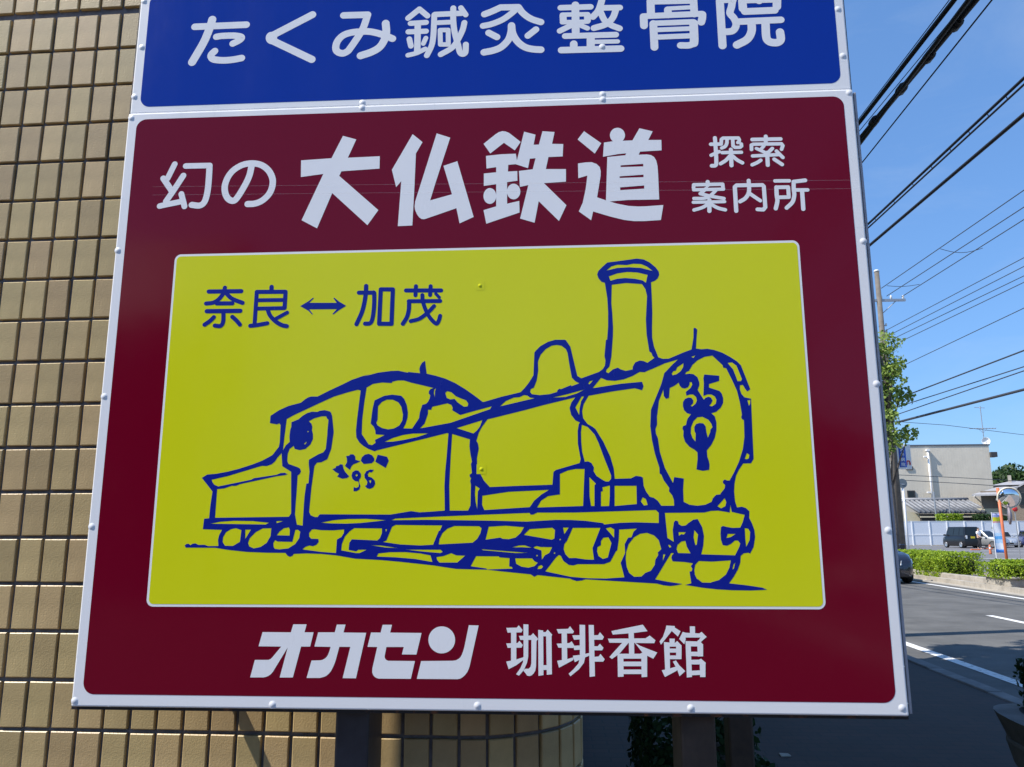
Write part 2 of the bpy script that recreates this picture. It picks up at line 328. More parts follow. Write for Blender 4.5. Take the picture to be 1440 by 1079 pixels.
PRINT_MAROON = [[("S",14.9,[(-956.6,910.9),(-972.1,872.4)]),("S",15.4,[(-983.1,873.3),(-959.3,840.3)]),("C",15.4,[(-931.8,879.2),(-955.2,837.5),(-970.9,811.6)]),("C",14.8,[(-986.1,799.4),(-955.1,805.4),(-927.7,810.4)]),("S",14.8,[(-933,830),(-922.3,796.6)]),("S",14.9,[(-927.5,904.9),(-865.7,904.3)]),("C",15.9,[(-866.2,903.8),(-865.4,874.5),(-866.3,834.9),(-871.9,807.5),(-883.8,797.9),(-904.1,800.1)])],[("C",16.3,[(-757.6,901.8),(-762.7,871.5),(-775.9,840.2),(-790.6,814.4),(-799.7,807.9),(-811.9,813.7),(-820.4,828.4),(-822.9,849.5),(-815.9,873),(-801.9,891.2),(-779.9,903.8),(-754.8,906.7),(-731.7,900.7),(-713.2,885.3),(-702.7,864.4),(-702,843.3),(-709.6,822.6),(-726.1,806.1),(-744.5,799),(-761.7,798.5)])],[("P",[(-528.8,973.6),(-494.6,962.8),(-514,914.2),(-433.7,915.6),(-433.4,882.7),(-528.9,878.5),(-533.9,866.3),(-433,773.5),(-458.8,735.2),(-549.7,821.5),(-583.7,730.2),(-623.3,752.3),(-574.2,872.8),(-630.7,866.3),(-632.3,910.8),(-555.3,914.2)],[])],[("P",[(-352.6,972.2),(-327.3,950),(-343.3,920.1),(-345.1,831.2),(-348,731.5),(-383.7,730.7),(-378.1,847.8),(-390.5,832.5),(-402.3,878.6)],[]),("P",[(-292.3,972.3),(-258.3,959.7),(-293.3,840),(-305.5,795.2),(-251.9,809.6),(-274,885.1),(-239.8,896.3),(-198.3,749.5),(-232.4,733.9),(-240.6,773.3),(-313.6,748.5),(-319.7,746.8),(-325.8,747.8),(-331.9,752.3),(-337.7,760.9),(-342.1,771.7),(-343.5,780.8),(-342.3,793.6)],[])],[("P",[(-175.2,940.3),(-146.3,964.4),(-137.7,970.2),(-128.7,972.8),(-120.6,971.5),(-112,967.5),(-83.5,942.5),(-97.9,920.6),(-124.7,941.5),(-158.4,914.2)],[]),("P",[(-168.9,908),(-131.6,911.2),(-95.5,911.6),(-92.6,892.5),(-95.1,884),(-114,882.7),(-115,865.1),(-92,865.7),(-91.6,840.5),(-117,837.4),(-117,781.4),(-87.4,787.8),(-86.8,757.9),(-167.4,731.4),(-174.3,766.4),(-143.5,775.3),(-143.6,833),(-173.9,829.3),(-174,861.7),(-143.7,864.1),(-143.7,877.6),(-167.5,874.7)],[]),("P",[(-143.3,802.1),(-143.7,797.6),(-144.8,793.3),(-146.7,789.5),(-149.1,786.3),(-152.1,783.9),(-155.4,782.5),(-158.9,782.1),(-162.4,782.7),(-165.7,784.3),(-168.7,786.8),(-171.2,790.1),(-173.1,794.1),(-174.3,798.5),(-174.7,803),(-174.3,807.6),(-173.2,811.9),(-171.3,815.8),(-168.9,819),(-165.9,821.3),(-162.6,822.8),(-159.1,823.2),(-155.6,822.6),(-152.2,820.9),(-149.2,818.4),(-146.7,815.1),(-144.9,811.1),(-143.7,806.7)],[]),("P",[(-84.7,812),(-85.1,807.5),(-86.3,803.3),(-88.3,799.5),(-90.9,796.4),(-94,794),(-97.5,792.6),(-101.1,792.2),(-104.7,792.9),(-108.2,794.4),(-111.3,796.9),(-113.9,800.2),(-115.8,804.1),(-117.1,808.4),(-117.5,813),(-117,817.5),(-115.8,821.7),(-113.9,825.5),(-111.3,828.7),(-108.1,831),(-104.7,832.4),(-101,832.8),(-97.4,832.2),(-93.9,830.6),(-90.8,828.1),(-88.2,824.8),(-86.3,820.9),(-85.1,816.5)],[]),("P",[(-74.8,969.4),(-46.6,960.5),(-51.6,933.8),(-38.5,933.9),(-29.4,969.2),(0.2,966),(-6.2,934.7),(21.2,933.3),(19.3,900.7),(-15.5,900.2),(-22.1,868.7),(26.8,867.2),(26.3,834.5),(-27.3,832.2),(26.6,773.6),(8.2,733.7),(-40.2,785.9),(-50.6,730.9),(-85.4,742.4),(-65.1,828.2),(-85.6,824.1),(-87.9,865.8),(-54,869.2),(-47,898.1),(-61.1,897.2),(-65.6,872.6),(-96.3,884),(-93.1,892.5)],[])],[("P",[(72.6,965.7),(113.9,932.5),(97.7,905.7),(56.4,944.4)],[]),("P",[(56.3,881),(75.1,883.3),(89.5,883.4),(101.4,878.3),(108.9,869.8),(111,859.4),(110.3,846.6),(100.7,791.9),(121.2,783.7),(146.5,774.6),(174.7,767.8),(198.2,765.6),(217,765.6),(258.2,767.7),(251,729.8),(211.1,728.1),(187.6,728.7),(164.2,732.3),(131.5,741.7),(90.5,755.9),(85.3,733.6),(56.1,756.9),(66,778.9),(73.8,814.3),(78.5,848.8),(56.4,842.6)],[]),("P",[(172.1,951.5),(171.5,947.1),(170,943),(167.8,939.3),(164.8,936.2),(161.3,934),(157.4,932.6),(153.3,932.3),(149.3,932.9),(145.4,934.5),(142,937),(139.2,940.2),(137.1,944.1),(135.9,948.3),(135.5,952.8),(136.1,957.2),(137.6,961.3),(139.9,965.1),(142.8,968.1),(146.4,970.4),(150.3,971.7),(154.4,972.1),(158.4,971.4),(162.2,969.8),(165.6,967.3),(168.5,964.1),(170.5,960.2),(171.8,956)],[]),("P",[(207.7,968.9),(239.5,959.7),(226.4,933.5),(188.1,934.3)],[]),("P",[(120.6,933.9),(143.6,936.8),(189.2,937.4),(227.5,937.1),(259.7,936.3),(259.2,909),(207.4,907.3),(203.6,899.2),(223.8,899.3),(233.3,897.4),(240.7,892),(245.6,882.3),(248,868.1),(248.7,847.5),(248.9,782.1),(175.1,782.9),(127.7,780.2),(121.9,783.7),(127.7,895.6),(171.3,898.9),(173.9,904),(154.7,902.6),(117.4,896.7)],[[(159.4,872.9),(214,875.1),(213.8,868.4),(159.2,868.3)],[(156.2,844.4),(213.8,847.1),(213.6,840.4),(156.1,840.1)],[(156.4,815.8),(214.5,819.2),(214.3,810.8),(156.9,808.6)]])],[("C",9.7,[(388.5,937.3),(389.1,909.6),(388.7,873.6),(385.8,865.6),(377.6,865)]),("S",9.1,[(377.8,921.1),(402.6,920.7)]),("S",8.7,[(377.4,892.3),(397,901.2)]),("S",8.7,[(403.1,924.5),(403.8,932.6),(407.7,936.1),(444.3,935.2),(446.4,930.8),(445.8,926.5),(442.6,923.2)]),("S",8.7,[(450.3,919.3),(450.9,913.9),(446.9,910.6),(435.1,910.9),(430.7,915.1),(430.8,929.9)]),("C",8.7,[(417.1,930.3),(415.8,921.3),(411.3,913.9),(403.4,910.2)]),("S",8.7,[(403.9,898.3),(449.5,897.7)]),("S",9.7,[(424.9,905.7),(424.3,864.2)]),("C",9,[(421.5,888.7),(411.9,878.2),(398.7,869.7)]),("C",9,[(427.3,889.4),(438.2,878.3),(450.6,870.2)])],[("S",9.7,[(509.8,937.2),(508.8,921)]),("S",9.4,[(477.3,930.1),(544.6,929.3)]),("S",8.7,[(474.1,904.1),(474.5,915.8),(479,917.8),(545.7,916.7),(548.7,911.9),(545.1,902.3)]),("C",8.3,[(507.1,919.2),(503.3,912.1),(497.2,905.1)]),("S",8.3,[(485.8,906.4),(508,894)]),("S",9,[(523.4,905.2),(509.5,891.6)]),("S",8.7,[(475.6,887.3),(538.7,888.9)]),("S",9,[(532.8,898.1),(546.7,881.1)]),("S",9.7,[(510.5,894.8),(510.1,862.6)]),("C",9,[(494.1,875.6),(485.3,869.7),(473.5,864.5)]),("S",9.3,[(526.1,877.3),(543.9,863)])],[("S",10,[(365.7,823.8),(365.3,815.2)]),("S",8.8,[(331.7,809.8),(332.5,817.4),(400.8,816.9),(401.2,807.5)]),("S",8.3,[(331.7,804.5),(402.2,804.2)]),("S",9,[(362,807.4),(347.2,794.2)]),("C",8.5,[(346.8,794.2),(370.4,787.2),(402.1,780.3)]),("C",8.3,[(383.9,801.4),(370.5,788.5),(356.2,782.3),(331.4,782.3)]),("S",8,[(329.5,772.6),(403.2,772.2)]),("S",9.9,[(367.6,777.2),(366.3,749.4)]),("C",8.5,[(362.4,766.1),(350.4,758.9),(330.3,752.9)]),("C",8.7,[(371.7,765.8),(386.4,756.7),(403.8,751.4)])],[("S",9.9,[(429.3,748),(429.2,808.9),(433.5,812.9),(462.6,812.7)]),("C",9.7,[(462.7,824.2),(462.6,802.2),(459.6,789.7),(451.4,778.7),(439.6,771.5)]),("S",9.5,[(462.1,812.3),(494.4,812.1),(497.4,808.1),(497.7,755.5),(492.7,749.5),(479.2,750.6)]),("C",9,[(462.1,792.2),(476.5,780.5),(487,772.4)])],[("S",8.7,[(524.6,821.6),(558,820.9)]),("C",9.9,[(526.7,805.4),(526.3,785.3),(526.8,770.3),(521.9,751.7)]),("S",9.2,[(526.7,805.2),(554.2,804.9),(554.1,779.5),(527.4,779.6)]),("S",9.7,[(595,821),(568,818.3)]),("C",9.7,[(568,818),(566.9,799.2),(567.1,784.2),(561.7,766.8),(547.3,752.5)]),("S",8.9,[(570,797.1),(599,796.4)]),("S",9.9,[(586.1,795.9),(585.7,748.5)])],[("P",[(-595.1,-203),(-564.8,-202.8),(-568.8,-219.9),(-548.3,-219.8),(-554.6,-250.1),(-575,-250.2),(-590.3,-315.5),(-619.8,-315.8),(-605,-252.3),(-635.9,-304.2),(-640,-308.9),(-645.4,-312.7),(-651.3,-315),(-657.2,-315.9),(-686.3,-316.2),(-677.9,-279.2),(-647.3,-279),(-642.4,-277.1),(-638.6,-273.3),(-619.8,-250.5),(-671.2,-250.3),(-663.9,-219.9),(-599.6,-220.1)],[])],[("P",[(-496.5,-203),(-476.9,-202.9),(-480.8,-219.8),(-429.9,-220.1),(-449.4,-316),(-479,-315.9),(-464.3,-250.1),(-489,-250.2),(-494.6,-273.2),(-497.2,-282.5),(-500.8,-291.9),(-505.4,-301.2),(-510.1,-306.8),(-514.9,-311),(-519.8,-313.4),(-529.6,-315.9),(-559.4,-316.2),(-550.2,-279.6),(-531.2,-279),(-525.3,-277.9),(-520.4,-275.2),(-516.6,-271.8),(-513.8,-267.7),(-511.1,-260.2),(-508.5,-250.4),(-544.9,-250),(-537.9,-219.8),(-500.4,-219.5)],[])],[("P",[(-393.6,-202.9),(-372.7,-202.8),(-376.2,-219.4),(-306.3,-219.8),(-316.8,-265.3),(-348.9,-265.2),(-345.1,-249.6),(-383.7,-249.9),(-387.1,-268.6),(-386.8,-272.3),(-385.1,-275.5),(-382.5,-277.5),(-378.5,-278.8),(-319.8,-278.9),(-328,-316),(-399.1,-316.1),(-404.1,-314.8),(-408.1,-312.5),(-411.5,-308.8),(-413.7,-303.2),(-413.6,-294.9),(-404.1,-250),(-425.9,-249.8),(-419,-219.5),(-397.5,-219.5)],[])],[("P",[(-231.8,-233.9),(-232.1,-238.4),(-233.1,-242.7),(-234.8,-246.9),(-237.2,-250.7),(-240.2,-254.1),(-243.6,-257),(-247.5,-259.3),(-251.8,-261),(-256.2,-262.1),(-260.8,-262.5),(-265.4,-262.2),(-270,-261.2),(-274.2,-259.5),(-278.2,-257.2),(-281.8,-254.3),(-284.9,-251),(-287.3,-247.2),(-289.2,-243.1),(-290.4,-238.8),(-290.8,-234.3),(-290.5,-229.9),(-289.5,-225.5),(-287.8,-221.3),(-285.5,-217.5),(-282.5,-214.1),(-279,-211.2),(-275.1,-208.8),(-270.8,-207),(-266.3,-206),(-261.7,-205.6),(-257.1,-205.9),(-252.5,-206.9),(-248.2,-208.6),(-244.2,-211),(-240.7,-213.9),(-237.6,-217.2),(-235.2,-221),(-233.3,-225.2),(-232.2,-229.5)],[]),("P",[(-201.7,-202.8),(-180.1,-203.3),(-199,-287.6),(-201.4,-295),(-204.7,-301.5),(-209.1,-307),(-214.3,-311.7),(-219.5,-314.5),(-225,-315.8),(-314.7,-315.9),(-306.1,-278.8),(-237.1,-277.7),(-229.3,-276.7),(-223.5,-273.5),(-219.6,-270.2),(-216.4,-264.6),(-213.9,-258.1),(-211.6,-250.6)],[])],[("P",[(-119.1,-208),(-96.2,-207.4),(-91.9,-202.4),(-83.3,-212.3),(-85.9,-217.3),(-116.2,-218)],[]),("P",[(-119.1,-240.7),(-94.6,-239.7),(-90.3,-235.1),(-82.9,-243.8),(-86,-249.2),(-116.2,-249.8)],[]),("P",[(-108.7,-216.6),(-97.1,-216.5),(-97.3,-278.4),(-108.8,-278.5)],[]),("P",[(-119.2,-278.6),(-97.3,-274),(-80.9,-268.9),(-82.3,-275),(-97.3,-285.8),(-114,-294.1)],[]),("P",[(-81.5,-200.2),(-70.6,-200.6),(-71.4,-267.5),(-74.1,-280.7),(-81,-295.4),(-91.4,-307.3),(-97.9,-304.5),(-88.7,-292.2),(-82.7,-279.1),(-81.4,-264.3)],[]),("P",[(-91.4,-224.8),(-65.2,-223.8),(-60.5,-218.8),(-49.3,-230.8),(-53.2,-235.3),(-54,-232.8),(-88.5,-233.1)],[]),("P",[(-64.3,-231.3),(-53.1,-231.5),(-54.4,-287.1),(-56.2,-296.9),(-60.5,-303.4),(-64.8,-306.7),(-69.1,-308),(-73.9,-307.1),(-77.6,-301.9),(-81.9,-297.1),(-78.4,-293),(-70.7,-292.9),(-66.4,-288.8),(-64.6,-280.6)],[]),("P",[(-49.2,-211.8),(-38.3,-213.2),(-38.6,-305.7),(-49.4,-307.4)],[]),("P",[(-32,-221.1),(-20.3,-223.6),(-20.3,-303.9),(-31.4,-305.1)],[]),("P",[(-40.9,-216.6),(-33.2,-216.5),(-28.5,-211.2),(-18.6,-221.9),(-20.3,-225.2),(-41,-225.3)],[]),("P",[(-39.8,-285.3),(-30.9,-285.2),(-31,-295),(-39.9,-295.1)],[])],[("P",[(-9,-210.2),(16,-209.3),(20.4,-203.9),(28.8,-215),(26.2,-218.7),(-5.1,-219)],[]),("P",[(-9.3,-240.5),(18.2,-239),(23.4,-235.3),(29.2,-244.7),(26.6,-249.1),(-5.5,-248.7)],[]),("P",[(1.8,-217.6),(13.3,-217.9),(13.3,-275.9),(1.7,-276.8)],[]),("P",[(-8.6,-276.1),(13.4,-272.2),(27.1,-268.5),(26.2,-274.2),(-4.8,-290.2)],[]),("P",[(41.1,-200.5),(53.1,-201.1),(52.4,-266.6),(49.1,-279.7),(38.6,-292.8),(19.7,-307.6),(15.8,-302.4),(26.7,-292.9),(37.1,-281.4),(40.7,-270)],[]),("P",[(24.9,-222.8),(41.6,-222.4),(41.4,-231.4),(28.5,-232)],[]),("P",[(26.6,-244.7),(41.2,-243.8),(41,-252.8),(28.7,-253.4)],[]),("P",[(25.4,-265.2),(41.7,-263.4),(61.4,-259.2),(61.3,-264.6),(42.4,-272.4),(29.5,-278.6)],[]),("P",[(60.9,-200.8),(72,-201),(72.3,-307.1),(60.9,-308.5)],[]),("P",[(70.7,-222.5),(81,-222.1),(84.9,-215.8),(93.4,-225.7),(90.2,-231.6),(71.2,-231.7)],[]),("P",[(70.9,-245.2),(79.6,-245.2),(84.5,-239.9),(92,-248.4),(88.8,-253.6),(71.4,-253.7)],[]),("P",[(71.1,-267.3),(80.8,-266.4),(85.2,-261.2),(94,-272),(90.8,-276.9),(71.3,-277.1)],[])],[("P",[(109.9,-213.4),(178,-199.7),(187.8,-213.3),(157.9,-217.1),(112.6,-220.8)],[]),("P",[(101.8,-229.4),(183,-228.1),(192.1,-222.3),(204.1,-232.1),(201.3,-238.1),(159,-237.8),(105,-237.6)],[]),("P",[(146.8,-216.8),(158.3,-216.4),(157.9,-261.8),(146.7,-261.9)],[]),("P",[(134.4,-235.8),(147.1,-236.5),(126,-260.4),(109.6,-271.4),(104.1,-267.4),(116,-254.7)],[]),("P",[(158.7,-236.4),(170.7,-243.7),(207.1,-257.4),(198.2,-270.1),(183.6,-263.2),(175,-257.3)],[]),("P",[(121.8,-261.2),(134.5,-261.1),(133.6,-307.4),(121.4,-308)],[]),("P",[(172.7,-260),(185.3,-263.2),(183.8,-307.4),(172,-308.2)],[]),("P",[(126,-260.4),(170.1,-260.1),(175.3,-257.6),(183.6,-262.4),(183.3,-270.1),(133.6,-270.4)],[]),("P",[(133.4,-276.6),(173,-276.3),(172.7,-285.7),(133.1,-286)],[]),("P",[(133,-292.9),(172.8,-292.5),(172.5,-301.7),(132.7,-302.1)],[])],[("P",[(228.6,-201.2),(246.7,-202.3),(246.6,-204.7),(215.6,-241),(212.8,-234.5),(220.5,-224.6),(227,-208.1)],[]),("P",[(244.1,-203.9),(258.7,-212.9),(252.6,-224.1),(240.4,-213)],[]),("P",[(234.4,-228.3),(245.7,-228.5),(245,-237.9),(234,-237.9)],[]),("P",[(222.1,-235.2),(234.3,-237.6),(233.1,-291.2),(222.6,-293.7)],[]),("P",[(222.8,-235.6),(245.3,-237.5),(250.6,-233.1),(259.9,-243.1),(258.5,-244.8),(233.2,-245)],[]),("P",[(247.7,-242.4),(259.5,-242.3),(258.3,-270),(247.1,-270.1)],[]),("P",[(232.7,-249),(248.6,-248.9),(248.3,-257.1),(232.4,-257.2)],[]),("P",[(232.5,-263.2),(258.1,-263),(257.8,-270.6),(232.2,-270.8)],[]),("P",[(215.4,-293.8),(233.2,-289.6),(250.2,-284.6),(247.3,-294.3),(221.6,-307.4)],[]),("P",[(239.6,-275.8),(246.4,-273.3),(252.8,-283),(265.2,-295),(252.7,-305.6),(248.9,-294.3),(244.3,-284.7)],[]),("P",[(278.9,-202.6),(289.9,-202.9),(289.5,-218.5),(278.5,-218.5)],[]),("P",[(255,-229),(263.2,-214.2),(269.9,-216.1),(298.5,-217.3),(303.4,-213.9),(313.8,-224.4),(300.2,-235.5),(297,-230.7),(300.6,-225.7),(268.6,-225.9),(268.9,-230),(265.5,-239.8)],[]),("P",[(268.3,-233.3),(279.2,-234.4),(279,-306.9),(268,-307.8)],[]),("P",[(269.1,-233.3),(292.7,-234),(296.2,-230.4),(305.8,-240.4),(304.8,-244),(278.1,-244.2)],[]),("P",[(293.2,-242.1),(305.4,-242),(304.4,-264.5),(293,-264.9)],[]),("P",[(278,-255.2),(304.5,-255),(304.1,-264.1),(277.9,-264.2)],[]),("P",[(277.9,-271.8),(295.2,-271.3),(299.8,-269.3),(309.5,-277.7),(308.1,-280.9),(278,-281.2)],[]),("P",[(296.6,-277.8),(308.8,-277.7),(307.4,-306.7),(296.1,-306.8)],[]),("P",[(277.6,-294.1),(297.4,-293.1),(297.3,-302.3),(277.9,-303.4)],[])]]
PRINT_YELLOW = [[("S",10.8,[(-844.2,574.2),(-763.4,573.5)]),("C",10.4,[(-804.6,583.3),(-807.7,568.7),(-818.2,554),(-831.5,545.9),(-848.7,544.1)]),("C",10.4,[(-800.9,569.5),(-785.2,555.2),(-758.2,543.9)]),("S",10.4,[(-822.1,543.8),(-783.5,543.4)]),("S",10.8,[(-845.6,524.7),(-762.6,524.1)]),("C",10.4,[(-804.1,522.1),(-803.2,498),(-809,487.4),(-823,488.4)]),("C",10.4,[(-827,509.5),(-835.6,500.4),(-848.6,491.1)]),("C",10.4,[(-781.3,509.6),(-770.6,500.2),(-761.4,489.9)])],[("S",10.8,[(-688.8,582.8),(-688.5,571)]),("S",10.1,[(-724.7,570.8),(-725.3,489.3)]),("S",10.4,[(-724.7,570.8),(-654.1,569.8)]),("S",10.4,[(-653.7,569.4),(-653.9,529.5)]),("S",9.7,[(-723.5,549.9),(-655.9,549.3)]),("S",9.7,[(-723.1,528.9),(-654.8,528.9)]),("C",10.3,[(-735.6,486.3),(-719.7,487.7),(-694.2,492)]),("C",10.4,[(-695.7,527.5),(-688.3,510.7),(-672.9,495.3),(-658,486.6),(-646,483.8)]),("S",9.3,[(-646.9,517.7),(-673.4,503.1)])],[("P",[(-615.8,533),(-595.2,545.5),(-585.5,553.5),(-583.1,552.2),(-594,540.9),(-527,539.6),(-535.6,551.6),(-533,552.5),(-521.7,543),(-503.3,531.6),(-520.9,520.9),(-533.9,510.6),(-536.3,512),(-526,523.9),(-593.3,524.6),(-583.6,512.5),(-585.4,511),(-594.9,521)],[])],[("C",10.7,[(-456.7,580.2),(-457,561.7),(-459.8,537.7),(-465.2,514),(-476.8,485.8)]),("S",10.3,[(-473.8,563.9),(-439.9,563.2)]),("C",10.3,[(-440.3,563.2),(-436.6,560.9),(-435.9,528.1),(-438.8,498.8),(-444.3,487.6),(-456.2,486.7)]),("S",10.3,[(-420.9,571.1),(-391.6,570.5),(-392.5,485.2),(-422.3,485.8),(-420.9,571.1)])],[("S",10.3,[(-359.6,567.1),(-275.2,565.4)]),("S",9.9,[(-335.8,577.3),(-336.6,554.7)]),("S",9.9,[(-300.4,576.6),(-301.4,554.5)]),("S",8.1,[(-287.5,557.3),(-279.4,548.5)]),("S",9.9,[(-352.3,540.2),(-276.9,539.3)]),("C",10.3,[(-351.4,540.2),(-351.8,519.2),(-355.9,501),(-365.2,484.8)]),("C",9.6,[(-320,554.9),(-318.4,538.7),(-309.9,514.7),(-298.9,496.3),(-285.4,483.7),(-279.4,491.4),(-276.4,502.8)]),("C",9.5,[(-291.5,527.2),(-304.6,512.8),(-325.5,496.8),(-346.7,491)])]]
